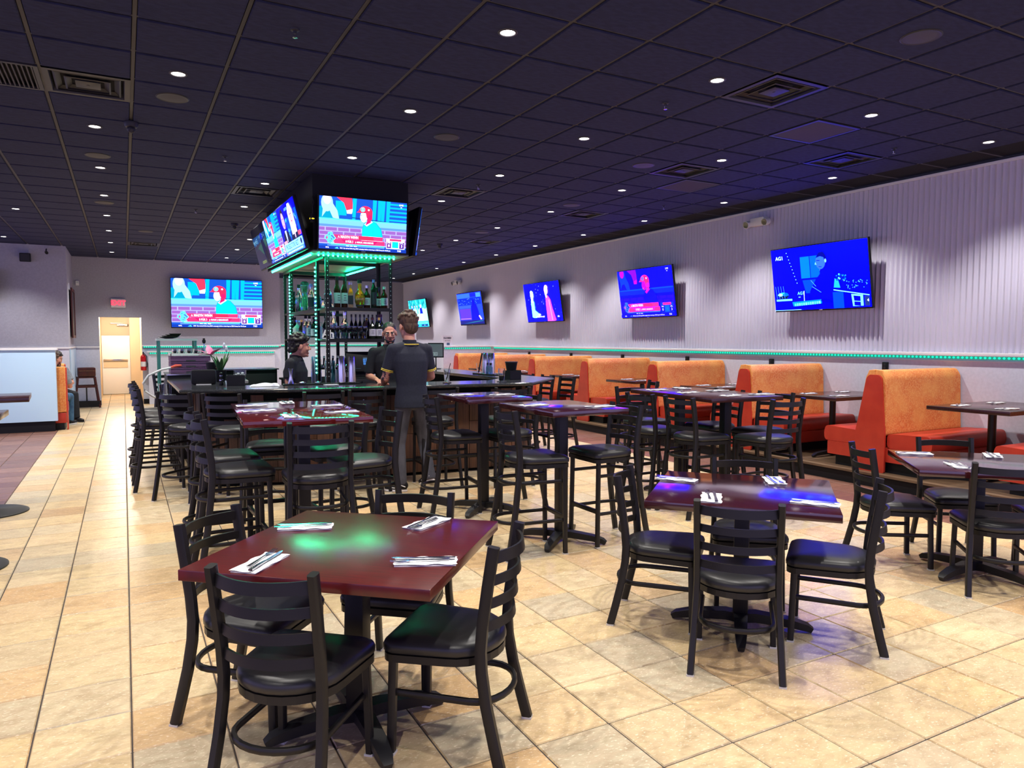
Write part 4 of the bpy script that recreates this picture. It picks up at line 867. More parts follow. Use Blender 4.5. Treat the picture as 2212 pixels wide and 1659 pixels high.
def pic_stage(w, h):
    p = Pic(w, h); p.Q(0, 0, 1, 1, (4, 6, 60)); p.Q(0, .14, 1, .99, (10, 30, 245)); p.Q(.0, .84, .55, .98, (20, 50, 250)); p.Q(.55, .86, .78, .98, (4, 10, 130)); p.Q(.8, .84, .98, .97, (30, 70, 250)); p.Q(.03, .62, .97, .84, (0, 14, 200))
    for i in range(60): p.E(.05 + rr.random() * .9, .64 + rr.random() * .19, .012, .008, rr.choice([(30, 50, 255), (0, 0, 110), (60, 90, 255)]), 6)
    p.Q(.05, .52, .55, .60, (20, 40, 255)); p.Q(.05, .15, .52, .50, (40, 20, 235)); p.Q(.05, .17, .5, .2, (80, 50, 245)); p.P([(.52, .14), (.56, .56), (.62, .66), (.78, .62), (.84, .40), (.86, .14)], (0, 0, 120)); p.E(.67, .70, .055, .08, (0, 0, 130)); p.P([(.82, .26), (.86, .28), (.93, .16), (.89, .14)], (190, 130, 170))
    p.P([(.15, .03), (.55, .08), (.98, .12), (.98, .10), (.55, .06)], (6, 60, 70)); p.Q(.0, .0, 1, .02, (2, 4, 30)); return p
def pic_golf(w, h):
    p = Pic(w, h); p.Q(0, 0, 1, 1, (110, 225, 225)); p.Q(0, .66, 1, 1, (30, 150, 160)); p.Q(0, .22, 1, .68, (150, 240, 225))
    for i in range(60): p.E(rr.random(), .68 + rr.random() * .3, .03, .07, rr.choice([(0, 110, 130), (70, 220, 210), (20, 160, 150)]), 7)
    for x, c, k in ((.20, (20, 40, 150), .9), (.36, (150, 210, 220), .75), (.50, (90, 170, 200), .75), (.70, (6, 20, 180), 1.2)):
        p.P([(x - .07 * k, .46), (x - .05 * k, .70), (x + .05 * k, .70), (x + .07 * k, .46)], c); p.P([(x - .05 * k, .22), (x - .055 * k, .48), (x + .055 * k, .48), (x + .05 * k, .22)], (190, 235, 235)); p.E(x, .75, .035 * k, .06 * k, (190, 150, 170)); p.L((x, .22), (x, .44), .01, (60, 150, 160))
    p.E(.44, .27, .05, .05, (190, 60, 90)); p.Q(0, .0, 1, .20, (30, 170, 245)); p.Q(.04, .11, .96, .17, (90, 210, 250)); p.T('MEMORIAL TOURNAMENT', .5, .14, .03, (0, 60, 160), .8); p.Q(.05, .02, .45, .09, (10, 50, 110)); p.Q(.60, .02, .96, .09, (10, 50, 110)); p.T('-9', .26, .055, .04, (255, 255, 255)); p.T('-8', .78, .055, .04, (255, 255, 255)); return p
def pic_news(w, h):
    p = Pic(w, h); p.Q(0, 0, 1, 1, (0, 0, 215)); p.Q(.36, .2, .62, .72, (0, 60, 235)); p.Q(.9, .3, 1, .8, (0, 70, 230))
    for i in range(26): p.E(.36 + rr.random() * .6, .3 + rr.random() * .4, .02, .04, (60, 150, 255), 6)
    for x, s_, fc, hc in ((.24, 1.0, (170, 140, 185), (24, 20, 50)), (.70, 1.08, (190, 150, 175), (170, 180, 205))):
        p.P([(x - .21 * s_, .24), (x - .15 * s_, .44), (x, .52), (x + .15 * s_, .44), (x + .21 * s_, .24)], (14, 20, 56)); p.P([(x - .05, .50), (x + .05, .50), (x + .02, .26), (x - .02, .26)], fc if x > .5 else (150, 160, 200))
        if x > .5: p.P([(x - .13, .34), (x - .13, .80), (x - .05, .95), (x + .05, .95), (x + .13, .80), (x + .14, .36)], hc)
        else: p.E(x, .78, .095, .17, hc)
        p.E(x, .70, .078 * s_, .17 * s_, fc); p.L((x - .045, .74), (x - .015, .74), .012, (20, 10, 40)); p.L((x + .015, .74), (x + .045, .74), .012, (20, 10, 40)); p.L((x - .025, .60), (x + .025, .60), .012, (150, 50, 80)); p.L((x, .72), (x + .005, .66), .01, (140, 100, 140))
    p.T('LIVE 7:53', .52, .88, .05, (120, 200, 240)); p.Q(.02, .235, .2, .30, (240, 130, 150)); p.Q(.86, .28, 1, .36, (240, 60, 90)); p.Q(0, .075, 1, .24, (120, 190, 255)); p.T('PROSECUTORS REST', .42, .157, .10, (0, 40, 150), .70); p.E(.91, .16, .04, .06, (20, 20, 90)); p.Q(0, 0, 1, .07, (60, 120, 230)); p.E(.04, .035, .02, .03, (240, 80, 90)); p.T('BREAKING NEWS FROM THE COURTHOUSE TODAY', .52, .035, .035, (210, 230, 255), .82); return p
def pic_park(w, h):
    p = Pic(w, h); p.Q(0, 0, 1, 1, (66, 62, 92)); p.Q(0, .80, 1, 1, (2, 4, 24)); p.P([(0, .58), (1, .66), (1, .80), (0, .80)], (20, 80, 150)); p.P([(0, .44), (.45, .56), (1, .66), (1, .50), (.6, .30), (.3, .50)], (64, 112, 104))
    for i in range(50): p.E(rr.random() * .9, .60 + rr.random() * .16, .015, .02, rr.choice([(150, 210, 240), (10, 30, 90), (60, 150, 220)]), 6)
    p.E(.72, .72, .08, .09, (0, 40, 235)); p.P([(.62, .64), (.78, .66), (.90, .40), (.92, .12), (.74, .10), (.64, .38)], (14, 22, 80)); p.P([(.74, .34), (.92, .38), (.94, .06), (.76, .05)], (40, 34, 54)); p.T('SKY BOY', .22, .66, .07, (150, 220, 250), .34); p.Q(.36, .10, .66, .165, (150, 170, 110)); p.T('FRIDAY 8:00', .51, .13, .03, (60, 70, 40), .24); return p

def tv(label, loc, rot, w, h, pic, m, group, bracket=True, bez=.012, glow=1):
    t = thing('television', label, 'television', loc, group=group, rot=rot)
    mb = MB(); mb.box((0, .022, 0), (w + 2 * bez, .040, h + 2 * bez + .012), bv=.006); mb.box((0, .055, -.02), (w * .72, .04, h * .62), bv=.01); part(mb, 'casing', M['blackpl'], t)
    s_ = link('screen', pic.mesh(m), t, (0, -.0045, .004))
    mb = MB(); mb.box((0, -.0035, -h / 2 - .008), (.05, .004, .006)); part(mb, 'logo_plate', M['greyw'], t)
    if bracket == 'short':
        mb = MB(); mb.box((0, .085, .02), (.30, .03, .24)); part(mb, 'wall_bracket', M['iron'], t)
    elif bracket:
        mb = MB(); mb.box((0, .10, 0), (.10, .06, .30)); mb.box((0, .12, 0), (.44, .02, .40)); part(mb, 'wall_bracket', M['iron'], t)
    return t
# five on the corrugated wall, tops leaning into the room
TW, TH = 1.53, .865
facing = lambda tilt: Euler((R(tilt), 0, R(-90)), 'XYZ')     # face -X
for y, l, pc, m in [(6.78, 'large wall television nearest to us, blue kitchen picture with a man looking down', pic_kitchen, 'scr_blue'), (10.47, 'wall television with a blue picture of a player in red helmet', lambda w, h: pic_game(w, h, 'blue'), 'scr_blue'),
                    (14.12, 'wall television with a woman in pale and a man in purple on blue', pic_talk, 'scr_blue'), (17.97, 'wall television with a dim blue stage picture, second from the far end', pic_stage, 'scr_blue'), (21.9, 'farthest wall television, bright turquoise golf picture', pic_golf, 'scr')]:
    t = tv(l, (XW - .235, y - .05, 2.43), (R(9), 0, R(-90)), TW, TH, pc(TW, TH), M[m], 'televisions on the corrugated wall', bracket=False)
    mb = MB(); mb.box((0, .10, 0), (.10, .10, .26)); mb.box((0, .165, .02), (.44, .02, .36)); part(mb, 'wall_bracket', M['iron'], t)
tv('very large flat television on the grey far wall showing a batter', (2.153, YF - .15, 2.51), (0, 0, 0), 2.17, 1.22, pic_game(2.17, 1.22), M['scr'], 'other televisions')
g_ = pic_game(1.08, .61)
tv('television on the front of the black bar soffit showing a batter', (2.605, 8.65, 2.965), (R(6), 0, 0), 1.08, .61, g_, M['scr'], 'bar televisions')
for y, pc, l in [(9.27, pic_news, 'bar television nearest on the left side, two news presenters'), (10.335, pic_game, 'middle bar television on the left side, batter picture'), (11.40, pic_park, 'farthest bar television on the left side, dim outdoor picture')]:
    tv(l, (1.86, y, 2.965), (R(14), 0, R(-90)), 1.03, .60, pc(1.03, .60), M['scr'] if pc is not pic_park else M['scr_dim'], 'bar televisions', 'short')
tv('bar television on the right side of the soffit, seen edge-on from behind', (3.375, 9.35, 2.965), (R(9), 0, R(90)), 1.06, .60, pic_game(1.06, .60), M['scr'], 'bar televisions', 'short')
tv('television cut by the left edge on the left wall', (-2.74, 17.86, 2.68), (R(6), 0, 0), 1.06, .60, pic_stage(1.06, .60), M['scr'], 'other televisions')
o = thing('cable_box', 'small black box with amber lights on the soffit corner between televisions', 'electronics', (2.02, 8.78, 3.03)); mb = MB(); mb.box((0, 0, 0), (.06, .05, .10), bv=.004); part(mb, 'case', M['blackpl'], o)
mb = MB(); mb.ell((-.032, -.012, -.01), (.006, .012, .010), 0, 8, 6); part(mb, 'indicator', M['yel_l'], o); mb = MB(); mb.ell((.0, -.027, -.01), (.018, .005, .008), 0, 8, 6); part(mb, 'indicator', M['yel_l'], o)
mb = MB(); mb.rod([(0, -.02, .05), (-.01, -.04, .12), (.01, -.03, .18), (.0, .0, .25)], .004, 6); part(mb, 'cable', M['grid'], o)
# ================================================================ BAR COUNTER
BO = [(.50, 10.4), (.50, 8.10), (1.50, 7.76), (4.33, 7.56), (5.12, 8.36), (5.12, 12.4)]
BI = [(4.48, 12.4), (4.48, 8.66), (4.08, 8.22), (1.62, 8.42), (1.12, 8.66), (1.12, 10.4)]
o = thing('bar_counter', 'long dark granite bar counter clad in reclaimed wooden planks', 'bar counter', (0, 0, 0))
mb = MB()
for k in range(5):
    a, b, c_, d = BO[k], BO[k + 1], BI[4 - k], BI[5 - k]; mb.prism([d, a, b, c_], 1.030, 1.070)
part(mb, 'worktop', M['granite'], o)
mb = MB()
for k in range(5): 
    a, b = Vector(BO[k]), Vector(BO[k + 1]); mb.tube((a.x, a.y, 1.05), (b.x, b.y, 1.05), .019, n=8); mb.ell((b.x, b.y, 1.05), (.019,) * 3, 0, 8, 6)
part(mb, 'worktop_edge', M['granite'], o)
DO = [(.80, 10.38), (.80, 8.32), (1.58, 8.05), (4.20, 7.86), (4.84, 8.50), (4.84, 12.38)]; DI = [(4.70, 12.38), (4.70, 8.56), (4.12, 8.0), (1.62, 8.18), (.94, 8.42), (.94, 10.38)]
mb = MB()
for k in range(5): mb.prism([DI[5 - k], DO[k], DO[k + 1], DI[4 - k]], .0, 1.03)
part(mb, 'die_wall', M['matte'], o)
pm = []
for hgt in (.34, .46, .58, .70, .96):
    t = MB(); t.box((0, -.008, hgt / 2), (.128, .018, hgt - .004), bv=.002); pm.append((hgt, t.mesh('plank', [M['plank']])))
for k in range(5):
    a, b = Vector(DO[k]), Vector(DO[k + 1]); d = b - a; n = max(1, int(d.length / .132)); ang = math.atan2(d.y, d.x)
    for i in range(n):
        p = a + d * ((i + .5) / n); z = .03
        combo = rr.choice([(4,), (4,), (0, 2), (2, 0), (1, 1), (3,), (2,)]) if k < 4 else (4,)
        for c_ in combo:
            hgt, me = pm[c_]; q = link('plank', me, o, (p.x, p.y, z), (0, 0, ang)); q.scale.x = d.length / n / .132; q.location += Vector((math.sin(ang), -math.cos(ang), 0)) * rr.choice([0, .004, .008]); z += hgt
mb = MB()
for k in range(4):
    a, b = Vector(DO[k]), Vector(DO[k + 1]); d = (b - a); nrm = Vector((d.y, -d.x)).normalized() * .13; mb.rod([(a.x + nrm.x, a.y + nrm.y, .2), (b.x + nrm.x, b.y + nrm.y, .2)], .02, 8)
part(mb, 'foot_rail', M['black'], o)
for k in range(1, 5):
    for f_ in ((.3, .7) if k > 1 else (.5,)):
        a, b = Vector(DO[k]), Vector(DO[k + 1]); p = a.lerp(b, f_); d = (b - a); nn = Vector((d.y, -d.x)).normalized()
        if k < 4:
            mb = MB(); mb.rod([(p.x, p.y, .84), (p.x + nn.x * .05, p.y + nn.y * .05, .85), (p.x + nn.x * .065, p.y + nn.y * .065, .88), (p.x + nn.x * .055, p.y + nn.y * .055, .91)], .006, 6); part(mb, 'bag_hook', M['steel'], o)
mb = MB(); mb.prism([(4.46, 8.75), (4.69, 8.75), (4.69, 12.3), (4.46, 12.3)], .78, .80); mb.prism([(1.7, 8.44), (4.0, 8.25), (4.0, 8.5), (1.7, 8.66)], .80, .83); part(mb, 'under_shelf', M['steel'], o)
# left end cabinet with the hose
o = thing('bar_cabinet', 'tall black service cabinet at the left end of the bar', 'cabinet', (.80, 10.85, 0))
mb = MB(); mb.box((0, 0, .56), (.62, .82, 1.12), bv=.01); part(mb, 'body', M['blackpl'], o); mb = MB(); mb.box((-.315, 0, .55), (.012, .76, .94)); part(mb, 'door', M['vent'], o); mb = MB(); mb.box((0, 0, 1.125), (.64, .84, .012)); part(mb, 'top', M['steel'], o); mb = MB(); mb.box((-.34, -.65, .86), (.24, .46, .02)); mb.box((-.34, -.43, .80), (.03, .03, .12)); part(mb, 'side_shelf', M['greyw'], o)
# ---- back bar and shelf tower
TX0, TX1, TY = 2.26, 3.13, [9.16, 9.69, 11.36, 11.88]
o = thing('back_bar', 'black back bar cabinet under the bottle shelves', 'cabinet', (0, 0, 0))
mb = MB(); mb.box(((TX0 + TX1) / 2, 10.5, .475), (TX1 - TX0 + .1, 2.9, .95), bv=.008); part(mb, 'body', M['blackpl'], o)
mb = MB(); mb.box(((TX0 + TX1) / 2, 10.5, .965), (TX1 - TX0 + .16, 2.96, .03), bv=.004); part(mb, 'worktop', M['matte'], o)
for q in range(2):
    mb = MB(); mb.box((TX0 + .22 + q * .44, 9.04, .48), (.42, .012, .80), bv=.003); d_ = part(mb, 'door', M['vent'], o); mb = MB(); mb.box((TX0 + .08 + q * .72, 9.028, .7), (.012, .02, .16)); part(mb, 'handle', M['steel'], d_)
tw = thing('bar_shelf_tower', 'black slotted-steel shelf tower full of bottles under the bar soffit', 'shelving', (0, 0, 0))
def angle(x, y, sx, sy):
    m = MB(); m.box((x + sx * .002, y + sy * .022, 1.815), (.004, .044, 1.66)); m.box((x + sx * .022, y + sy * .002, 1.815), (.044, .004, 1.66)); return m
for j, y in enumerate(TY):
    for x, sx in ((TX0, 1), (TX1, -1)):
        sy = 1 if j % 2 == 0 else -1; p_ = part(angle(x, y, sx, sy), 'post', M['black'], tw)
        h_ = MB()
        for q in range(26): h_.box((x + sx * .022, y - (.0015 if sy > 0 else -.0015), 1.12 + q * .058), (.008, .004, .012)); h_.box((x - sx * .0015, y + sy * .022, 1.12 + q * .058), (.004, .008, .012))
        h_ = part(h_, 'slot_holes', M['greyw'], p_); h_['kind'] = 'stuff'  # pale blocks stand for light seen through the post slots
ZS = [1.595, 1.995]
for z in ZS:
    for y0, y1 in ((TY[0], TY[1]), (TY[2], TY[3])):
        mb = MB(); mb.box(((TX0 + TX1) / 2, (y0 + y1) / 2, z - .012), (TX1 - TX0 - .01, y1 - y0 - .01, .024)); mb.box(((TX0 + TX1) / 2, y0 + .004, z - .02), (TX1 - TX0 - .09, .006, .045)); part(mb, 'shelf', M['black'], tw)
    mb = MB(); mb.box((TX0 + .13, (TY[1] + TY[2]) / 2, z - .012), (.25, TY[2] - TY[1] - .01, .024)); mb.box((TX0 + .006, (TY[1] + TY[2]) / 2, z - .022), (.006, TY[2] - TY[1] - .05, .05 if z > 1.9 else .085)); part(mb, 'side_shelf', M['fabgrey'] if z < 1.9 else M['black'], tw)
for y in TY:
    mb = MB(); mb.box(((TX0 + TX1) / 2, y, 2.605), (TX1 - TX0 - .09, .03, .05)); part(mb, 'cross_beam', M['black'], tw)
for x in (TX0, TX1):
    mb = MB(); mb.box((x, 10.52, 2.625), (.03, 2.6, .03)); part(mb, 'side_beam', M['black'], tw)
gb = MB(); gb.ell((0, 0, 0), (.011, .011, .011), 0, 8, 6); gmesh = gb.mesh('led_bead', [M['led_g']]); gb = MB(); gb.ell((0, 0, 0), (.011, .011, .011), 0, 8, 6); gmesh2 = gb.mesh('led_bead', [M['led_w']])
def gstrip(label, p0, p1, n, m_=None):
    q = thing('led_strip', label, 'light strip', p0); d = Vector(p1) - Vector(p0); t = MB(); t.rod([(0, 0, 0), d], .004, 4); part(t, 'cable', M['teal'], q)
    for i in range(n): link('led_bead', m_ or gmesh, q, d * ((i + .5) / n))
gstrip('green led strip along the soffit edge under the front bar television', (2.12, 9.06, 2.630), (3.15, 9.06, 2.630), 17)
gstrip('green led strip along the soffit edge under the left bar televisions', (2.06, 9.05, 2.630), (2.06, 11.7, 2.630), 44)
gstrip('green led strip down the near left post of the shelf tower', (TX0 - .015, 9.67, 2.56), (TX0 - .015, 9.67, 1.12), 26, gmesh2)
gstrip('green led strip down the far left post of the shelf tower', (TX0 - .015, 11.34, 2.56), (TX0 - .015, 11.34, 1.12), 30, gmesh2)
gstrip('green led strip along the right top beam inside the shelf tower', (TX1 - .02, 9.75, 2.60), (TX1 - .02, 11.3, 2.60), 26)

o = thing('back_counter', 'low black back counter with a pale top edge, behind the bartender', 'counter', (1.62, 12.5, 0))
mb = MB(); mb.box((0, 0, .55), (1.15, .6, 1.10), bv=.006); part(mb, 'body', M['matte'], o); mb = MB(); mb.box((0, 0, 1.11), (1.2, .64, .02)); part(mb, 'worktop', M['steel'], o)
for q in range(2):
    mb = MB(); mb.box((-.28 + q * .56, -.305, .56), (.53, .014, .96), bv=.003); d_ = part(mb, 'door', M['blackpl'], o); mb = MB(); mb.box((-.06 + q * .12, -.318, .8), (.014, .02, .18)); part(mb, 'handle', M['steel'], d_)
ORD = ['first', 'second', 'third', 'fourth', 'fifth', 'sixth', 'seventh', 'eighth', 'ninth', 'tenth']
# ================================================================ BOTTLES AND GLASSES
def bottle(label, x, y, z, h, r, body, cap='blackpl', lab=None, kind='straight', grp='bottles on the bar shelves', cat='bottle', fill=None, square=False):
    t = thing('bottle', label, cat, (x, y, z), rr.random() * .6 - .3, grp)
    n = 4 if square else 16
    nk = r * .36; sh = {'straight': .62, 'wine': .60, 'tall': .70, 'round': .5, 'cone': .3}[kind]
    if kind == 'round': pf = [(r * .5, 0), (r * .62, h * .04), (r * .98, h * .22), (r * 1.05, h * .36), (r * .85, h * .52), (nk, h * .64), (nk, h * .86)]
    elif kind == 'cone': pf = [(r * .95, 0), (r, h * .05), (r * .95, h * .2), (r * .72, h * .42), (r * .6, h * .58), (r * .66, h * .68), (r * .95, h * .84), (r * .9, h * .9)]
    else: pf = [(r * .92, 0), (r, h * .02), (r, h * (sh - .06)), (r * .86, h * sh), (nk * 1.15, h * (sh + .12)), (nk, h * (sh + .15)), (nk, h * .9)]
    m = MB(); m.lathe(pf, n, sm=not square); part(m, 'body', M[body], t, rot=(0, 0, PI / 4 if square else 0))
    if fill:
        m = MB(); m.lathe([(r * .84, h * .02), (r * .86, h * .05), (r * .86, h * (sh - .1)), (r * .2, h * (sh - .095))], n); part(m, 'liquor', M[fill], t, rot=(0, 0, PI / 4 if square else 0))
    m = MB()
    if kind == 'cone': m.lathe([(r * .95, h * .88), (r * .9, h * .95), (r * .5, h), (0, h)], 12)
    else: m.lathe([(nk * 1.25, h * .88), (nk * 1.25, h), (0, h)], 10)
    part(m, 'cap', M[cap], t)
    if lab:
        l0, l1 = (h * .14, h * (sh - .14)) if kind != 'round' else (h * .06, h * .12)
        m = MB(); rl = r * 1.012 if kind != 'round' else r * .8
        m.lathe([(rl, l0), (rl, l1)], n, sm=not square); l_ = part(m, 'label', M[lab], t, rot=(0, 0, PI / 4 if square else 0))
        if lab == 'label_w':
            m = MB(); 
            for q in range(3): m.box((0, -rl - .0015 if not square else -rl * .72, l0 + (l1 - l0) * (.3 + .22 * q)), (r * (.9 - .2 * (q % 2)), .002, (l1 - l0) * .05))
            part(m, 'print', M['ink'], l_)
    return t
y1 = 9.34; z2 = 1.996; z1 = 1.596
TOP = 'on the top front shelf, '
for a in [
 (TOP + 'clear bottle behind the left post', 2.33, y1, .34, .047, 'glass', 'blackpl', 'label_d', 'straight', 'gl_blue'),
 (TOP + 'first of two tall cream-labelled whisky bottles', 2.44, y1 - .03, .40, .041, 'gl_brown', 'blackpl', 'label_w', 'straight', None),
 (TOP + 'second of two tall cream-labelled whisky bottles', 2.535, y1 - .03, .40, .041, 'gl_brown', 'blackpl', 'label_w', 'straight', None),
 (TOP + 'square amber bottle with slanted dark label', 2.625, y1, .34, .046, 'gl_amber', 'glass', 'label_d', 'straight', None),
 (TOP + 'round golden brandy bottle', 2.735, y1 - .04, .37, .066, 'gl_amber', 'blackpl', 'label_d', 'round', None),
 (TOP + 'broad-shouldered dark bottle with cream label', 2.835, y1 - .02, .30, .045, 'gl_brown', 'steel', 'label_w', 'wine', None),
 (TOP + 'slim dark blue bottle with pale stopper', 2.925, y1 - .03, .38, .037, 'gl_dark', 'gl_blue', 'label_d', 'tall', None),
 (TOP + 'squat dark bottle with wide grey label', 3.005, y1 + .06, .28, .050, 'gl_brown', 'blackpl', 'label_w', 'straight', None),
 (TOP + 'thin dark bottle behind the squat ones', 3.05, y1 + .16, .30, .036, 'gl_dark', 'blackpl', None, 'wine', None),
 (TOP + 'squat brown bottle with arched label at right', 3.065, y1 - .04, .29, .044, 'gl_brown', 'greyw', 'label_w', 'straight', None)]:
    l, x, y, h, r, b_, c_, lb, k, f = a; bottle(l, x, y, z2, h, r, b_, c_, lb, k, fill=f, square='square' in l)
SD = 'on the upper left side shelf, '
for a in [(SD + 'clear bottle with green liquor', 2.30, 10.95, .40, .052, 'glass', 'blackpl', None, 'straight', 'gl_green'), (SD + 'green agave-shaped bottle with round stopper', 2.30, 10.55, .42, .062, 'gl_green', 'vent', None, 'cone', None),
          (SD + 'clear bottle with dark label', 2.30, 10.15, .36, .046, 'glass', 'gl_blue', 'label_d', 'straight', None), (SD + 'pale blue bottle beside the post', 2.32, 9.85, .26, .048, 'gl_blue', 'steel', None, 'straight', None), (SD + 'dark bottle at the back corner', 2.36, 11.6, .34, .05, 'gl_dark', 'blackpl', None, 'wine', None)]:
    l, x, y, h, r, b_, c_, lb, k, f = a; bottle(l, x, y, z2, h, r, b_, c_, lb, k, fill=f)
LW = 'on the lower left side shelf, '
for a in [(LW + 'dark wine bottle with white label', 2.36, 11.55, .34, .042, 'gl_dark', 'blackpl', 'label_w', 'wine', None), (LW + 'white-labelled jug', 2.30, 11.05, .28, .072, 'greyw', 'gl_blue', 'label_w', 'straight', None), (LW + 'brown bottle with gold neck', 2.30, 10.78, .28, .045, 'gl_brown', 'gold', 'label_d', 'wine', None),
          (LW + 'first clear bottle', 2.30, 10.52, .33, .046, 'glass', 'blackpl', None, 'straight', 'gl_blue'), (LW + 'second clear bottle with white label', 2.30, 10.28, .32, .044, 'glass', 'blackpl', 'label_w', 'straight', None), (LW + 'dark bottle with tall white label', 2.31, 10.05, .30, .046, 'gl_dark', 'blackpl', 'label_w', 'wine', None)]:
    l, x, y, h, r, b_, c_, lb, k, f = a; bottle(l, x, y, z1, h, r, b_, c_, lb, k, fill=f)
MD = 'on the middle front shelf, '
wines = [(2.885, 9.25, 'white-labelled wine bottle'), (2.975, 9.25, 'wine bottle with white label and dark emblem'), (3.02, 9.38, 'wine bottle with olive label'), (3.065, 9.45, 'wine bottle with grey label at the right')]
for x, y, l in wines: bottle(MD + l, x, y, z1, .33 if y > 9.3 else .28, .043, 'gl_dark', 'gold' if 'emblem' in l else 'redwood', 'label_w', 'wine')
for i in range(7): bottle('on the middle shelf, ' + ORD[i] + ' dark back-row wine bottle from the left', 2.70 + i * .058, 9.58, z1, .33, .027, 'gl_dark', 'label_d', None, 'wine')
bottle(MD + 'clear bottle with blue liquor at the left', 2.46, 9.58, z1, .36, .045, 'glass', 'steel', None, 'straight', fill='gl_blue')
bottle(MD + 'tall clear decanter in the middle', 2.60, 9.56, z1, .36, .048, 'glass', 'steel', None, 'wine', fill='gl_green')
bottle(MD + 'black bottle behind the left post', 2.31, 9.40, z1, .30, .045, 'gl_dark', 'blackpl', None, 'wine')
def glass(label, x, y, z, kind, grp, proto={}):
    if kind in proto: return dup(proto[kind], (x, y, z), rr.random(), label, grp)
    t = thing('glass', label, 'glass', (x, y, z), 0, grp); m = MB()
    if kind == 'stem': m.lathe([(.032, 0), (.030, .003), (.006, .008), (.005, .07), (.022, .09), (.036, .125), (.033, .165), (.031, .164), (.034, .125), (.020, .093), (0, .088)], 14)
    elif kind == 'rocks': m.lathe([(.036, 0), (.040, .10), (.038, .10), (.034, .012), (0, .010)], 14)
    else: m.lathe([(.026, 0), (.036, .15), (.034, .15), (.024, .01), (0, .008)], 14)
    part(m, 'bowl', M['glass'], t); proto[kind] = t; return t
k = 0
for r_ in range(3):
    for i in range(7):
        k += 1; glass(ORD[i] + ' stemmed glass from the left in the %s row of the middle front shelf' % ['front', 'second', 'rear'][r_], 2.335 + i * .074 + (r_ % 2) * .02, 9.225 + r_ * .08, z1, 'stem', 'stemmed glasses on the middle shelf')
for i in range(4): glass(ORD[i] + ' clear tumbler on the side shelf at the left end of the bar', .41 + (i % 2) * .085, 10.15 + (i // 2) * .12, .8705, 'tall', 'tumblers on the side shelf')
# lettered white sign on the shelf, orange figurine
o = thing('shelf_sign', 'small white script sign among the glasses behind the left post', 'sign', (2.29, 9.20, z1)); m = MB(); text_mb(m, 'Ah', .13, Matrix.Translation((0, 0, .06)) @ FACE, 0, .004, bold=.004); part(m, 'letters', M['white'], o); m = MB(); m.box((0, 0, .006), (.14, .03, .012)); part(m, 'foot', M['white'], o)
o = thing('tap_handle', 'orange and brown carved tap handle lying among the glasses on the middle shelf', 'tap handle', (2.80, 9.40, z1)); m = MB(); m.sweep([(0, 0, 0), (.01, 0, .08), (.03, 0, .16), (.05, 0, .25)], RS(.03, .02), (1, 0, 0), [1, .7, 1.1, .4]); part(m, 'grip', M['tread'], o); m = MB(); m.tube((0, 0, 0), (-.01, 0, .03), .02, n=10); m.ell((.052, -.01, .26), (.018,) * 3); part(m, 'ferrule', M['gold'], o)
# crates seen through the tower (rear shelf), blue light put into their colour
for i in range(3):
    o = thing('bar_caddy', ['left pale blue plastic caddy on the rear shelf of the tower', 'middle pale blue plastic caddy on the rear shelf', 'right pale blue plastic caddy on the rear shelf'][i], 'caddy', (2.45 + i * .24, 11.55, z1 + .0), 0, 'caddies on the rear shelf')
    m = MB(); m.prism([(-.07, -.08), (.07, -.08), (.10, .08), (-.10, .08)], 0, .20, 0); part(m, 'bin', M['gl_blue'], o); m = MB(); m.rod([(-.09, 0, .20), (-.08, 0, .26), (.08, 0, .26), (.09, 0, .20)], .008, 6); part(m, 'handle', M['greyw'], o)
for i in range(5): bottle(ORD[i] + ' small clear bottle from the left on the rear top shelf', 2.42 + i * .13, 11.6, z2, .24, .04, 'glass', 'blackpl', 'label_w', 'straight')
# ================================================================ BACK BAR
BB = .981
o = thing('pos_terminal', 'black touch-screen till with blue number keys on the back bar', 'till', (2.73, 9.26, BB + .125), R(6))
m = MB(); m.box((0, 0, 0), (.40, .035, .27), bv=.01, M=Matrix.Translation((0, 0, .19)) @ Matrix.Rotation(R(-16), 4, 'X')); part(m, 'monitor', M['blackpl'], o)
p = Pic(.36, .23); p.Q(0, 0, 1, 1, (8, 18, 34)); p.E(.27, .52, .12, .13, (160, 220, 240), 16, 180, 360); p.L((.27, .60), (.27, .82), .02, (120, 190, 220)); p.Q(.16, .30, .38, .33, (90, 140, 170)); p.E(.27, .86, .02, .03, (160, 220, 240), 8)
for r_ in range(4):
    for c_ in range(3): p.Q(.56 + c_ * .105, .24 + r_ * .115, .65 + c_ * .105, .335 + r_ * .115, (90, 160, 255)); p.T('123456789C0E'[(3 - r_) * 3 + c_], .605 + c_ * .105, .288 + r_ * .115, .06, (20, 50, 120))
p.Q(.57, .72, .86, .75, (130, 180, 230)); p.Q(.89, .24, .98, .42, (120, 190, 255)); p.Q(.14, .12, .44, .14, (60, 80, 100))
q = link('screen', p.mesh(M['scr_dim']), o, (0, -.0195 - .005, .19)); q.matrix_local = Matrix.Translation((0, -.019, .185)) @ Matrix.Rotation(R(-16), 4, 'X')
m = MB(); m.box((0, .05, .05), (.18, .16, .10), bv=.01); m.box((0, .06, .006), (.24, .2, .012), bv=.003); part(m, 'stand', M['blackpl'], o)
m = MB(); m.box((.235, .03, .16), (.02, .05, .24), bv=.004); part(m, 'card_reader', M['vent'], o)
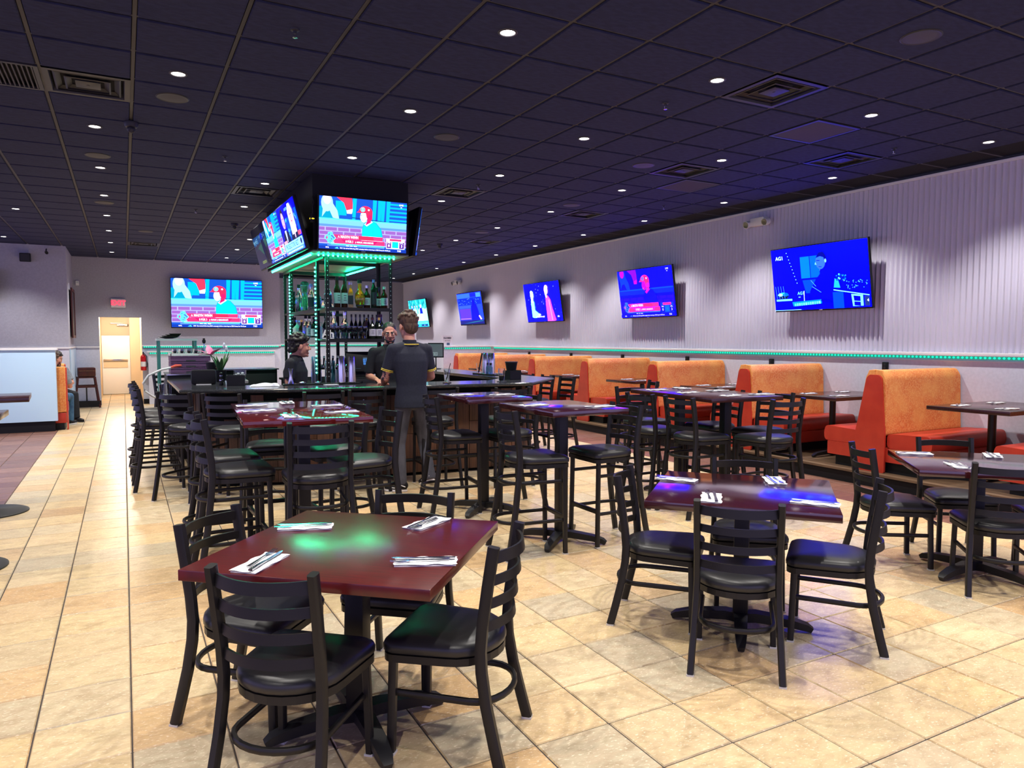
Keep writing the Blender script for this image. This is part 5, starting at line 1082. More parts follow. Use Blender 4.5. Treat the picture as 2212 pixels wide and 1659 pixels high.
o = thing('cash_drawer', 'black steel cash drawer under the till', 'cash drawer', (2.80, 9.24, BB), R(6)); m = MB(); m.box((0, 0, .06), (.52, .30, .12), bv=.006); part(m, 'case', M['blackpl'], o); m = MB(); m.box((0, -.153, .055), (.48, .008, .095), bv=.002); d_ = part(m, 'drawer_front', M['vent'], o); m = MB(); m.lathe([(.014, 0), (.014, .008), (0, .009)], 10); part(m, 'key_lock', M['steel'], d_, (-.14, -.158, .06), (R(90), 0, 0)); m = MB(); m.box((.09, -.158, .065), (.12, .003, .008)); part(m, 'slot', M['greyw'], d_)
o = thing('draft_tower', 'horizontal chrome draft beer pipe on two columns', 'beer tap', (2.72, 9.95, BB)); m = MB(); m.tube((-.36, 0, .23), (.36, 0, .23), .035, n=16); part(m, 'pipe', M['steel'], o)
for s_ in (-1, 1): m = MB(); m.tube((s_ * .26, 0, 0), (s_ * .26, 0, .22), .03, n=14); part(m, 'column', M['steel'], o)
for i in range(12):
    m = MB(); m.tube((-.33 + i * .06, -.03, .23), (-.33 + i * .06, -.07, .22), .009, n=8); m.tube((-.33 + i * .06, -.065, .225), (-.33 + i * .06, -.065, .255), .006, n=6); f_ = part(m, 'faucet', M['steel'], o)
    m = MB(); m.tube((-.33 + i * .06, -.065, .255), (-.33 + i * .06 + .01, -.075, .37), .009, .015, 8); hd = part(m, 'tap_handle', M['blackpl'], f_)
    if True: m = MB(); m.tube((-.33 + i * .06 + .0085, -.0745, .355), (-.33 + i * .06 + .011, -.0755, .385), .0155, n=8); part(m, 'tap_finial', M['greyw'], o)
for i, (x, y, l) in enumerate([(2.36, 9.40, 'clear jar packed with blue drinking straws left of the till'), (2.30, 9.92, 'tall clear jar of blue straws behind the front left post'), (2.53, 9.52, 'short clear jar of blue straws beside the till')]):
    h = [.30, .34, .17][i]; o = thing('straw_jar', l, 'jar', (x, y, BB), 0, 'jars of straws'); m = MB(); m.lathe([(.065, 0), (.07, .01), (.07, h), (.067, h), (.066, .012), (0, .01)], 18); part(m, 'jar', M['glass'], o); m = MB()
    for k in range(40):
        a_, r_ = rr.random() * 6.28, rr.random() ** .5 * .055; b_ = rr.random() * 6.28; m.tube((r_ * math.cos(a_), r_ * math.sin(a_), .014), (.058 * math.cos(a_ + .3), .058 * math.sin(a_ + .3), h + .02 + .02 * rr.random()), .0035, n=5)
    q = part(m, 'straws', M['straw'], o); q['kind'] = 'stuff'
o = thing('keyboard', 'black and grey keypad on the back bar behind the cash drawer', 'keypad', (3.06, 9.62, BB), .1); m = MB(); m.box((0, 0, .012), (.2, .16, .024), bv=.004); part(m, 'case', M['blackpl'], o); m = MB()
for i in range(24): m.box((-.075 + (i % 6) * .03, -.05 + (i // 6) * .033, .027), (.022, .024, .008), bv=.002)
q = part(m, 'keys', M['greyw'], o); q['kind'] = 'stuff'
o = thing('pen_tray', 'small blue pen tray right of the till', 'tray', (3.00, 9.22, BB), .05); m = MB(); m.box((0, 0, .03), (.10, .08, .06), bv=.005); part(m, 'cup', M['gl_blue'], o); m = MB()
for i in range(4): m.tube((-.03 + .02 * i, 0, .05), (-.04 + .03 * i, .01, .13), .004, n=6)
part(m, 'pens', M['label_d'], o)
# ================================================================ THINGS ON THE COUNTER
CT_ = 1.0705
o = thing('bar_mat', 'long black rubber mat at the inner edge of the bar front', 'bar mat', (2.00, 8.36, CT_), R(-7)); m = MB(); m.box((0, 0, .006), (.86, .11, .012), bv=.003); part(m, 'mat', M['blackpl'], o); m = MB()
for i in range(26): m.box((-.41 + i * .033, 0, .0135), (.006, .09, .003))
part(m, 'ribs', M['vent'], o)
o = thing('jigger', 'polished steel hourglass jigger on the bar mat', 'jigger', (1.655, 8.375, CT_ + .0125)); m = MB(); m.lathe([(.030, 0), (.034, .003), (.015, .095), (.031, .175), (.029, .175), (.011, .095)], 18); part(m, 'cup', M['steel'], o); m = MB(); m.lathe([(.0158, .090), (.0170, .095), (.0158, .100)], 18); part(m, 'waist_band', M['steel'], o)
def shaker(l, x, y, z, g): 
    o = thing('shaker_tin', l, 'shaker', (x, y, z), 0, g); m = MB(); m.lathe([(.044, .178), (.046, .176), (.043, .12), (.030, .012), (.028, 0), (0, .0)][::-1], 22); part(m, 'cup', M['steel'], o); m = MB(); m.lathe([(.0465, .0), (.0475, .004), (.0465, .008)], 22, c=(0, 0, .172)); part(m, 'rim', M['steel'], o); return o
def shaker_inv(l, x, y, z, g):
    o = thing('shaker_tin', l, 'shaker', (x, y, z), 0, g); m = MB(); m.lathe([(.046, 0), (.046, .01), (.043, .17), (.034, .29), (.028, .308), (0, .31)], 22); part(m, 'cup', M['steel'], o); m = MB(); m.lathe([(.046, 0), (.048, .004), (.046, .009)], 22); part(m, 'rim', M['steel'], o); return o
shaker_inv('left steel shaker tin upside down on the bar mat', 2.22, 8.315, CT_ + .0155, 'shaker tins on the mat'); shaker_inv('right steel shaker tin upside down on the bar mat', 2.335, 8.30, CT_ + .0155, 'shaker tins on the mat')
for i in range(2):
    o = thing('strainer', ['left steel cocktail strainer ring on the mat', 'right steel cocktail strainer ring on the mat'][i], 'strainer', (1.78 + i * .17, 8.37 - i * .015, CT_ + .016), 0, 'strainers'); m = MB(); m.rod([(.04 * math.cos(2 * PI * q / 16), .04 * math.sin(2 * PI * q / 16), .012) for q in range(16)], .006, 6, closed=True); part(m, 'spring_ring', M['steel'], o); m = MB(); m.box((0, .05, .008), (.014, .05, .003)); m.lathe([(0, .004), (.036, .004), (.036, .006), (0, .006)], 14); part(m, 'plate', M['steel'], o)
m = MB(); m.box((0, 0, .004), (.16, .06, .006), bv=.002); o = part(m, 'folded_towel', M['cloth'], None, (2.06, 8.18, CT_), (0, 0, .1)); tag(o, 'small flat folded white towel in front of the bar mat', 'towel')
# white crumpled towel
m = MB(); vs = []; 
for i in range(15):
    for j in range(9):
        u, v = i / 14 - .5, j / 8 - .5; e = max(0, 1 - (2 * abs(v)) ** 4) * max(0, 1 - (2 * abs(u)) ** 6)
        vs.append((u * .30 + .01 * math.sin(j * 1.7), v * .13 + .008 * math.sin(i * 1.1), .003 + e * (.024 + .007 * math.sin(i * .8 + j * .5) + .004 * math.sin(j * 1.5) + .03 * max(0, u))))
m.add(vs, [(i * 9 + j, (i + 1) * 9 + j, (i + 1) * 9 + j + 1, i * 9 + j + 1) for i in range(14) for j in range(8)], 0, True)
o = part(m, 'bar_towel', M['cloth'], None, (1.36, 8.32, CT_), (0, 0, -.15)); tag(o, 'crumpled white bar towel on the left of the counter', 'towel')
o = thing('napkin_holder', 'black square napkin holder on the left of the counter', 'napkin holder', (1.10, 8.62, CT_), -.15); m = MB(); m.box((0, 0, .004), (.19, .14, .008))
for s_ in (-1, 1): m.box((s_ * .092, 0, .06), (.006, .14, .11)); m.box((0, s_ * .068, .06), (.184, .006, .11))
part(m, 'box', M['blackpl'], o); m = MB(); m.box((0, 0, .06), (.17, .12, .10)); part(m, 'napkins', M['label_d'], o)
o = thing('pepper_mill', 'small chrome and black pepper mill beside the napkin holder', 'mill', (.955, 8.72, CT_)); m = MB(); m.lathe([(.022, 0), (.026, .01), (.016, .05), (.013, .10), (.018, .14), (0, .15)], 14); part(m, 'body', M['blackpl'], o); m = MB(); m.lathe([(.019, .05), (.021, .058), (.0185, .066)], 14); m.lathe([(.015, .10), (.017, .106), (.0155, .112)], 14); part(m, 'bands', M['steel'], o)
o = thing('menu_holder', 'black rounded menu case lying upright on the bar, left of the mill', 'case', (.80, 9.0, CT_), -.1); m = MB(); m.box((0, 0, .085), (.27, .07, .17), bv=.03); part(m, 'case', M['blackpl'], o); m = MB(); m.box((.0, -.05, .003), (.16, .02, .006)); part(m, 'card', M['white'], o)
o = thing('candy_jar', 'clear square jar of wrapped snacks on a grey block', 'jar', (1.20, 9.05, CT_), 0); m = MB(); m.box((0, 0, .018), (.17, .15, .036), bv=.004); part(m, 'block', M['fabgrey'], o); m = MB(); m.lathe([(.075, .037), (.085, .05), (.09, .15), (.086, .15), (.08, .05), (0, .042)], 4, sm=False); part(m, 'jar', M['glass'], o, rot=(0, 0, PI / 4)); m = MB()
for i in range(22): m.ell((rr.uniform(-.05, .05), rr.uniform(-.05, .05), .06 + .06 * rr.random()), (.018, .014, .012), 0, 6, 4)
q = part(m, 'snacks', M['cloth'], o); q['kind'] = 'stuff'
# glass racks
o = thing('glass_rack', 'stack of three purple glass racks with a pale top rim, on the bar cabinet', 'glass rack', (.80, 11.02, 1.132), 0)
for k in range(3):
    m = MB(); z = k * .078
    for s_ in (-1, 1): m.box((s_ * .245, 0, z + .038), (.012, .50, .070)); m.box((0, s_ * .245, z + .038), (.49, .012, .070)); m.box((0, s_ * .253, z + .012), (.50, .008, .012)); m.box((0, s_ * .253, z + .064), (.50, .008, .012))
    for i in range(5): m.box((-.2 + i * .1, -.252, z + .038), (.012, .006, .06))
    rk = part(m, 'rack_tier', M['purple'], o); m = MB(); m.box((0, -.254, z + .012), (.12, .008, .02)); part(m, 'hand_hole', M['vent'], rk)
m = MB()
for s_ in (-1, 1): m.box((s_ * .247, 0, .252), (.016, .51, .034)); m.box((0, s_ * .247, .252), (.50, .016, .034))
part(m, 'top_rim', M['greyw'], o)
for i in range(5):
    for j in range(2): glass(ORD[i] + ' clear glass from the left in the %s row of the purple rack' % ['front', 'back'][j], .62 + i * .09, 10.93 + j * .2, 1.132 + .16, 'stem', 'glasses in the purple rack')
o = thing('utensil_stand', 'teal metal frame stand with black dishes on top, behind the glass racks', 'stand', (.66, 11.65, 0)); m = MB()
fm_ = [(-.22, -.16), (.26, -.16), (.26, .16), (-.22, .16)]
for x, y in fm_: m = MB(); m.box((x, y, .80), (.035, .035, 1.56)); part(m, 'post', M['teal'], o)
m = MB(); m.box((.02, 0, 1.585), (.54, .38, .03)); part(m, 'top_board', M['greyw'], o); m = MB(); m.box((.02, 0, .9), (.5, .34, .02)); part(m, 'lower_board', M['greyw'], o)
o = thing('dish_stack', 'heap of shiny black dishes on top of the teal stand', 'dishes', (.58, 11.65, 1.601)); 
for k in range(4): m = MB(); m.lathe([(.05, 0), (.15 - .02 * k, .022), (.145 - .02 * k, .026), (0, .008)], 20, c=(.03 * k, 0, .016 * k)); part(m, 'dish', M['gl_dark'], o)
o = thing('bar_spoon_stand', 'tall blue and black plunger standing in the rack', 'tool', (.98, 10.86, 1.132 + .0)); m = MB(); m.tube((0, 0, 0), (0, 0, .42), .007, n=8); part(m, 'shaft', M['gl_blue'], o); m = MB(); m.lathe([(.012, .40), (.024, .42), (.022, .45), (.01, .46), (.02, .47), (0, .475)], 12); part(m, 'knob', M['blackpl'], o)
# lilies in a dark pot
o = thing('flower_pot', 'pink lily with upright green leaves in a dark pot on the bar', 'plant', (1.04, 9.55, CT_)); m = MB(); m.lathe([(.05, 0), (.055, .01), (.075, .14), (.07, .14), (0, .12)], 18); part(m, 'pot', M['blackpl'], o)
def leafm(p0, d, l, w, bend):
    m = MB(); d = Vector(d).normalized(); side = d.cross(Vector((0, 0, 1))).normalized(); vs = []
    if side.length < .1: side = Vector((1, 0, 0))
    for i in range(7):
        t_ = i / 6; c_ = Vector(p0) + d * l * t_ + Vector((d.x, d.y, -.3)) * bend * t_ * t_; ww = w * math.sin(PI * min(1, t_ * .92 + .08)) ; vs += [c_ - side * ww, c_ + Vector((0, 0, -.006)), c_ + side * ww]
    m.add(vs, [(3 * i + j, 3 * i + 3 + j, 3 * i + 4 + j, 3 * i + 1 + j) for i in range(6) for j in range(2)], 0, True); return m
for i in range(9):
    a_ = i * 2.4; part(leafm((.02 * math.cos(a_), .02 * math.sin(a_), .12), (.5 * math.cos(a_), .5 * math.sin(a_), 1.2 + .4 * rr.random()), .17 + .12 * rr.random(), .024, .06 * rr.random()), 'leaf', M['leaf'], o)
m = MB(); m.rod([(0, 0, .12), (-.05, -.02, .26), (-.11, -.04, .33)], .005, 6); st = part(m, 'stem', M['leaf'], o)
for i in range(6):
    a_ = i * PI / 3; part(leafm((-.11, -.04, .33), (math.cos(a_) - .6, math.sin(a_) * .8 - .4, .5 + .3 * math.sin(a_)), .15, .045, .06), 'petal', M['pink'], o)
for x, y, z in ((.05, 0, .44), (.08, .03, .40)): m = MB(); m.ell((x, y, z), (.016, .016, .04), 0, 8, 6); part(m, 'bud', M['cloth'], o)
o = thing('caddy', 'black tapered cup with a straw holder behind the flowers', 'cup', (1.02, 10.2, CT_)); m = MB(); m.lathe([(.055, 0), (.06, .01), (.085, .22), (.08, .22), (0, .2)], 16); part(m, 'cup', M['blackpl'], o); m = MB(); m.ell((.06, -.05, .15), (.05, .03, .02), 0, 8, 6); part(m, 'twist_tie', M['tread'], o)
o = thing('soda_hose', 'clear looping hose with a red grip at the left end of the bar', 'hose', (.42, 10.7, 0)); m = MB(); m.rod([(.06, -.15, .80), (-.10, -.18, .84), (-.20, -.2, .92), (-.215, -.2, 1.02), (-.15, -.2, 1.12), (.0, -.18, 1.19), (.14, -.12, 1.22)], .014, 8); part(m, 'tube', M['hose'], o); m = MB(); m.rod([(.12, -.13, 1.215), (.18, -.11, 1.235), (.25, -.08, 1.24)], .020, 8, sc=[.8, 1.1, .7]); part(m, 'grip', M['redv'], o)
# right hand side of the counter
o = thing('drink_glass', 'tall glass of water with a black straw on a dark coaster', 'glass', (3.38, 7.93, CT_)); m = MB(); m.lathe([(.052, 0), (.052, .006), (0, .006)], 18); part(m, 'coaster', M['blackpl'], o); m = MB(); m.lathe([(.030, .007), (.042, .16), (.040, .16), (.028, .014), (0, .012)], 18); part(m, 'tumbler', M['glass'], o); m = MB(); m.lathe([(0, .015), (.028, .015), (.036, .10), (0, .10)], 16); part(m, 'water', M['glass'], o); m = MB(); m.tube((-.015, 0, .016), (.045, .0, .235), .004, n=6); part(m, 'straw', M['blackpl'], o)
o = thing('beer_glass', 'half-empty pint glass of dark stout on a coaster', 'glass', (4.06, 7.83, CT_)); m = MB(); m.lathe([(.06, 0), (.06, .006), (0, .006)], 18); part(m, 'coaster', M['label_d'], o); m = MB(); m.lathe([(.032, .007), (.036, .05), (.045, .13), (.042, .165), (.040, .165), (.043, .13), (.034, .05), (.030, .012), (0, .012)], 18); part(m, 'pint_glass', M['glass'], o); m = MB(); m.lathe([(0, .013), (.030, .013), (.035, .065), (0, .065)], 16); part(m, 'stout', M['stout'], o); m = MB(); m.lathe([(0, .065), (.0352, .065), (.036, .078), (0, .080)], 16); part(m, 'foam', M['foam'], o)
o = thing('napkin_caddy', 'black square napkin caddy behind the beer glass', 'caddy', (4.42, 8.22, CT_), .2); m = MB()
for s_ in (-1, 1): m.box((s_ * .09, 0, .06), (.006, .13, .12)); m.box((0, s_ * .062, .055), (.18, .006, .11))
m.box((0, 0, .004), (.18, .13, .008)); part(m, 'box', M['blackpl'], o); m = MB(); m.box((0, 0, .05), (.165, .115, .09)); part(m, 'napkins', M['label_d'], o)
o = thing('black_cup', 'black flared cup behind the napkin caddy on the right of the bar', 'cup', (4.58, 8.55, CT_)); m = MB(); m.lathe([(.045, 0), (.05, .01), (.085, .22), (.08, .22), (0, .2)], 18); part(m, 'cup', M['blackpl'], o); m = MB(); m.lathe([(.0855, .205), (.088, .212), (.0865, .222)], 18); part(m, 'rim', M['vent'], o)
o = thing('bar_tray', 'dark rubber service tray holding shaker tins on the right arm of the bar', 'tray', (4.72, 9.55, CT_), R(96)); m = MB(); m.box((0, 0, .006), (.60, .16, .012), bv=.004); part(m, 'tray', M['blackpl'], o); m = MB()
for s_ in (-1, 1): m.box((0, s_ * .078, .014), (.60, .006, .01))
part(m, 'rim', M['vent'], o)
for i, (x, y) in enumerate([(4.72, 9.40), (4.74, 9.52), (4.66, 9.50), (4.73, 9.66)]): shaker_inv(['first', 'second', 'third', 'fourth'][i] + ' steel shaker tin on the service tray, from the front', x, y, CT_ + .0125, 'shaker tins on the service tray')
for i in range(3): o = thing('mixer_bottle', ['near', 'middle', 'far'][i] + ' small blue bottle among the shaker tins', 'bottle', (4.66 + i * .012, 9.33 + i * .13, CT_ + .0125), 0, 'small blue bottles'); m = MB(); m.lathe([(.026, 0), (.028, .01), (.028, .10), (.012, .125), (.012, .15)], 12); part(m, 'body', M['gl_blue'], o); m = MB(); m.lathe([(.014, .14), (.014, .165), (0, .17)], 10); part(m, 'cap', M['blackpl'], o)
o = thing('muddler_glass', 'clear glass holding a black muddler on the service tray', 'glass', (4.70, 9.80, CT_ + .0125)); m = MB(); m.lathe([(.036, 0), (.044, .15), (.042, .15), (.034, .01), (0, .008)], 16); part(m, 'glass', M['glass'], o); m = MB(); m.tube((-.01, 0, .01), (.05, .0, .30), .010, .013, 8); part(m, 'muddler', M['blackpl'], o)
o = thing('sign_stand', 'grey notice in a black frame on a stand at the far end of the bar', 'sign', (4.86, 11.9, CT_), -.3); m = MB(); m.lathe([(.09, 0), (.09, .008), (.012, .014), (.010, .20)], 16); part(m, 'stand', M['blackpl'], o); m = MB(); m.box((0, 0, .33), (.28, .018, .26), bv=.003); part(m, 'frame', M['blackpl'], o); m = MB(); m.box((0, -.0105, .33), (.24, .003, .22)); pn = part(m, 'notice', M['fabgrey'], o)
m = MB(); m.box((-.02, -.0135, .265), (.10, .003, .06)); nt = part(m, 'white_card', M['white'], o); m = MB(); text_mb(m, '8 10', .045, Matrix.Translation((-.02, -.0165, .265)) @ FACE, 0, .0005); part(m, 'print', M['ink'], o)
o = thing('gluten_sign', 'white paper notice standing on the low wall behind the farthest booth', 'sign', (7.25, 16.98, 1.431)); m = MB(); m.box((0, 0, .13), (.28, .012, .26)); part(m, 'sheet', M['white'], o); m = MB(); text_mb(m, 'CLOSED', .058, Matrix.Translation((0, -.0075, .20)) @ FACE, 0, .0005, bold=.003); text_mb(m, 'SECTION', .036, Matrix.Translation((0, -.0075, .13)) @ FACE, 0, .0005); part(m, 'print', M['ink'], o); m = MB(); m.box((.02, -.008, .05), (.08, .003, .06)); part(m, 'blue_mark', M['gl_blue'], o)
# ================================================================ LEFT SIDE
def left_booth(label, y, s_):
    t = thing('booth_bench', label, 'booth bench', (-1.06 + .14 * (s_ > 0), y, 0), 0, 'booth benches behind the half wall')
    def ex(poly, name, m_, x0, x1, r_=0): mb = MB(); mb.prism(rounded(poly, r_) if r_ else poly, x0, x1, 0, EX, True); return part(mb, name, M[m_], t)
    ex([(0, 0), (s_ * .50, 0), (s_ * .50, .12), (0, .12)][::s_], 'toe_kick', 'blackpl', -1.2, -.04); ex([(0, .12), (s_ * .56, .12), (s_ * .56, .30), (0, .30)][::s_], 'seat_box', 'redv', -1.2, -.01, .01); ex([(s_ * .12, .30), (s_ * .60, .30), (s_ * .60, .44), (s_ * .55, .47), (s_ * .12, .45)][::s_], 'seat_cushion', 'redv', -1.2, 0, .04); ex([(0, .30), (s_ * .19, .40), (s_ * .10, 1.10), (0, 1.12)][::s_], 'back_cushion', 'fabric', -1.2, 0, .03)
    ex([(-s_ * .012, 0), (s_ * .12, 0), (s_ * .06, 1.08), (-s_ * .012, 1.10)][::s_], 'end_panel', 'redv', .001, .02, .01); return t
left_booth('orange booth bench against the white half wall, seen end-on', 14.90, 1); left_booth('orange booth bench facing us behind the seated man, mostly hidden', 17.0, -1)
o = thing('high_chair', 'dark cherry wooden high chair holding an upturned booster seat, by the doorway', 'high chair', (-.80, 19.62, 0), .08)
for sx in (-1, 1):
    for sy in (-1, 1): m = MB(); m.sweep([(sx * .255, sy * .22, 0), (sx * .17, sy * .16, .72)], RS(.022, .022), (1, 0, 0)); part(m, 'leg', M['redwood'], o)
    m = MB(); m.box((sx * .255, 0, .035), (.035, .42, .05)); part(m, 'runner', M['redwood'], o); m = MB(); m.box((sx * .205, 0, .50), (.03, .34, .05)); part(m, 'side_rail', M['redwood'], o)
m = MB(); m.box((0, -.2, .50), (.42, .03, .05)); m.box((0, .2, .5), (.42, .03, .05)); part(m, 'cross_rail', M['redwood'], o); m = MB(); m.box((0, 0, .71), (.38, .36, .03)); part(m, 'seat', M['redwood'], o); m = MB(); m.box((0, -.22, .09), (.5, .03, .14)); part(m, 'foot_board', M['blackpl'], o); m = MB(); m.box((0, .02, .30), (.03, .02, .40)); part(m, 'strap', M['vinyl'], o)
o = thing('booster_seat', 'brown plastic booster seat upside down on the wooden high chair', 'booster seat', (-.79, 19.60, .7255), .1); m = MB(); m.box((0, 0, .11), (.36, .32, .21), bv=.03); part(m, 'shell', M['redwood'], o); m = MB(); m.box((0, -.155, .14), (.33, .02, .02)); part(m, 'lip', M['plank'], o)
# distant seating beyond the low wall and against the far partition
dup(c0, (6.35, 17.6, 0), face(1, .1), 'small black chair far back on the right, left of a distant table'); dup(c0, (7.25, 17.9, 0), face(-1, .1), 'small black chair far back on the right, right of a distant table')
dup(s0, (.66, 11.9, 0), face(.6, -.8), 'black bar stool far back left, behind the service cabinet')
# ================================================================ PEOPLE
def loft(mb, rings, n=20, mi=0):
    vs = []
    for cx, cy, z, rx, ry in rings: vs += [(cx + rx * math.cos(2 * PI * i / n), cy + ry * math.sin(2 * PI * i / n), z) for i in range(n)]
    k = len(rings); mb.add(vs, [(q * n + i, q * n + (i + 1) % n, (q + 1) * n + (i + 1) % n, (q + 1) * n + i) for q in range(k - 1) for i in range(n)], mi, True)
    mb.add(vs, [list(range(n))[::-1], list(range((k - 1) * n, k * n))], mi, True)
def fuse(mb, name, m, parent, vox, smooth=3, label=None):
    o = part(mb, name, m, parent)
    r_ = o.modifiers.new('r', 'REMESH'); r_.mode = 'VOXEL'; r_.voxel_size = vox; r_.use_smooth_shade = True
    s_ = o.modifiers.new('s', 'SMOOTH'); s_.factor = .5; s_.iterations = smooth
    bake(o)
    if not o.data.materials: 
        for q in (m if isinstance(m, (list, tuple)) else [m]): o.data.materials.append(q)
    o.data.name = name
    if label: o['label'] = label
    return o
def hand(mb, w, d, back, thumb, curl=.25):
    """palm, four unequal jointed fingers, and a thumb leaving the side of the palm"""
    w = Vector(w); d = Vector(d).normalized(); b = Vector(back); b = (b - d * b.dot(d)).normalized(); s_ = d.cross(b).normalized() * thumb
    Mx = Matrix((( *s_, 0), (*d, 0), (*b, 0), (0, 0, 0, 1))).transposed(); Mx.translation = w
    mb.ell((0, .052, 0), (.041, .056, .016), 0, 12, 8, Mx); mb.ell((0, .085, 0), (.042, .020, .013), 0, 12, 8, Mx); mb.ell((.020, .035, -.006), (.022, .034, .015), 0, 10, 8, Mx)
    for x, l, r_ in ((.031, .070, .0088), (.0105, .080, .0092), (-.0105, .074, .0088), (-.031, .058, .0080)):
        p = Vector((x, .092, 0)); a = -curl * .5
        for q, f in enumerate((.45, .32, .25)):
            e = p + Vector((x * .06 * f, l * f * math.cos(a), l * f * math.sin(a))); mb.cap(Mx @ p, Mx @ e, r_ * (1 - .08 * q), r_ * (.92 - .08 * q), 0, 8); p = e; a -= curl
    p0, p1, p2 = Vector((.034, .028, -.004)), Vector((.064, .058, -.012)), Vector((.072, .088, -.016)); mb.cap(Mx @ p0, Mx @ p1, .0125, .0105, 0, 8); mb.cap(Mx @ p1, Mx @ p2, .0105, .0085, 0, 8)
def person(label, loc, rz, J, st, group=None):
    t = thing('person', label, 'person', loc, rz, group)
    V = {k: Vector(v) for k, v in J.items() if isinstance(v, tuple)}
    hd = V['head']; Mh = Matrix.Translation(hd) @ Euler(J.get('head_rot', (0, 0, 0))).to_matrix().to_4x4() @ Matrix.Scale(st.get('hs', 1.06), 4)
    sk = MB()
    E_ = lambda c, r_: sk.ell(c, r_, 0, 16, 12, Mh)
    E_((0, -.014, .030), (.075, .093, .088)); E_((0, .026, -.025), (.060, .066, .085)); E_((0, .040, -.082), (.044, .044, .034)); E_((0, .010, -.062), (.056, .055, .045))
    E_((0, .074, .028), (.050, .016, .010)); E_((.034, .062, -.026), (.022, .022, .022)); E_((-.034, .062, -.026), (.022, .022, .022)); E_((0, .082, -.066), (.026, .013, .011)); E_((0, .080, -.095), (.020, .016, .014))
    sk.cap(Mh @ Vector((0, .088, .016)), Mh @ Vector((0, .108, -.022)), .0085, .0135, 0, 10); E_((.012, .096, -.026), (.009, .010, .008)); E_((-.012, .096, -.026), (.009, .010, .008))
    for s_ in (-1, 1): E_((s_ * .078, -.008, -.010), (.010, .021, .031)); E_((s_ * .074, .0, -.012), (.010, .014, .02))
    nb = V['neck']; sk.cap(Mh @ Vector((0, -.022, -.05)), nb, .056, .062, 0, 16)
    pv, ch = V['pelvis'], V['chest']; up = (nb - ch)
    sk.cap(nb, ch, .06, .10, 0, 14); sk.cap(ch, pv, .10, .09, 0, 14)
    tat = MB()
    for s_, q in ((-1, 'l'), (1, 'r')):
        sh, el, wr = V['sh_' + q], V['el_' + q], V['wr_' + q]
        sk.cap(nb.lerp(sh, .3) - up * .15, sh, .06, .052, 0, 12); sk.cap(sh, el, .048, .040, 0, 12); sk.ell(el, (.041,) * 3, 0, 10, 8); sk.cap(el, el.lerp(wr, .35), .040, .043, 0, 12); sk.cap(el.lerp(wr, .35), wr, .043, .027, 0, 12)
        hand(sk, wr - (wr - el).normalized() * .01, V['hd_' + q], J['back_' + q], -s_ if J.get('flip') else s_ * -1, J.get('curl', .3))
        hp, kn, an = V['hip_' + q], V['kn_' + q], V['an_' + q]; sk.cap(pv, hp, .08, .07, 0, 12); sk.cap(hp, kn, .065, .048, 0, 12); sk.cap(kn, an, .048, .035, 0, 12)
        if st.get('tattoo') == q or st.get('tattoo') == 'lr': tat.tube(el.lerp(sh, .28), el, .0425, .0425, 16, caps=False); tat.ell(el, (.0435,) * 3, 0, 12, 8); tat.tube(el, el.lerp(wr, .35), .0425, .0455, 16, caps=False); tat.tube(el.lerp(wr, .35), el.lerp(wr, .94), .0455, .031, 16, caps=False)
    body = fuse(sk, 'body', M[st.get('skin', 'skin')], t, .0065, 3)
    if tat.v: part(tat, 'tattooed_arm', M['tattoo'], t, label='forearm covered in dark tattoos')
    ey = MB()
    for s_ in (-1, 1): ey.ell((s_ * .030, .0765, .008), (.0135, .010, .0085), 0, 10, 8, Mh); ey.ell((s_ * .030 + J.get('gaze', 0) * .004, .0845, .008), (.006, .004, .0065), 1, 8, 6, Mh)
    part(ey, 'eyes', [M['eye'], M['iris']], t)
    br = MB()
    for s_ in (-1, 1): br.cap(Mh @ Vector((s_ * .016, .087, .026)), Mh @ Vector((s_ * .048, .074, .028)), .0055, .004, 0, 6)
    part(br, 'eyebrows', M[st['hair']], t)
    lp = MB(); lp.ell((0, .0905, -.0635), (.022, .006, .0045), 0, 10, 6, Mh); lp.ell((0, .0895, -.0715), (.019, .007, .005), 0, 10, 6, Mh); part(lp, 'lips', M['lip'], t)
    # hair
    h = MB(); r_ = random.Random(st.get('seed', 1)); Mk = Mh; Mh = Mh @ Matrix.Translation((0, -.02, .03)) @ Matrix.Scale(st.get('hv', 1.0), 4) @ Matrix.Translation((0, .02, -.03))
    h.ell((0, -.024, .048), (.080, .092, .080), 0, 16, 12, Mh)
    if st['style'] != 'receding': h.ell((0, .026, .082), (.062, .056, .040), 0, 14, 10, Mh)
    h.ell((0, -.058, -.005), (.068, .052, .070), 0, 14, 10, Mh)
    for i in range({'curly': 90, 'messy': 60, 'receding': 14}[st['style']]):
        a, e = r_.uniform(0, 2 * PI), r_.uniform(.10, 1.45) if st['style'] != 'receding' else r_.uniform(0, .5)
        x, y, z = .080 * math.cos(e) * math.cos(a), -.022 + .092 * math.cos(e) * math.sin(a), .052 + .082 * math.sin(e)
        if y > .045 and z < .085: continue
        if st['style'] == 'receding' and y > -.01: continue
        q = r_.uniform(.012, .024 if st['style'] == 'curly' else .019); h.ell((x, y, z), (q, q * 1.2, q * .8), 0, 8, 6, Mh)
    if st['style'] == 'curly':
        for i in range(40): a = r_.uniform(PI * .98, PI * 2.02); z = r_.uniform(-.06, .04); q = r_.uniform(.014, .022); h.ell((.078 * math.cos(a), -.022 + .085 * math.sin(a), z), (q,) * 3, 0, 8, 6, Mh)
        for i in range(14): h.ell((r_.uniform(-.06, .06), r_.uniform(.05, .078), r_.uniform(.062, .09)), (.016, .014, .016), 0, 8, 6, Mh)
    fuse(h, 'hair', M[st['hair']], t, .006, 1); Mh = Mk
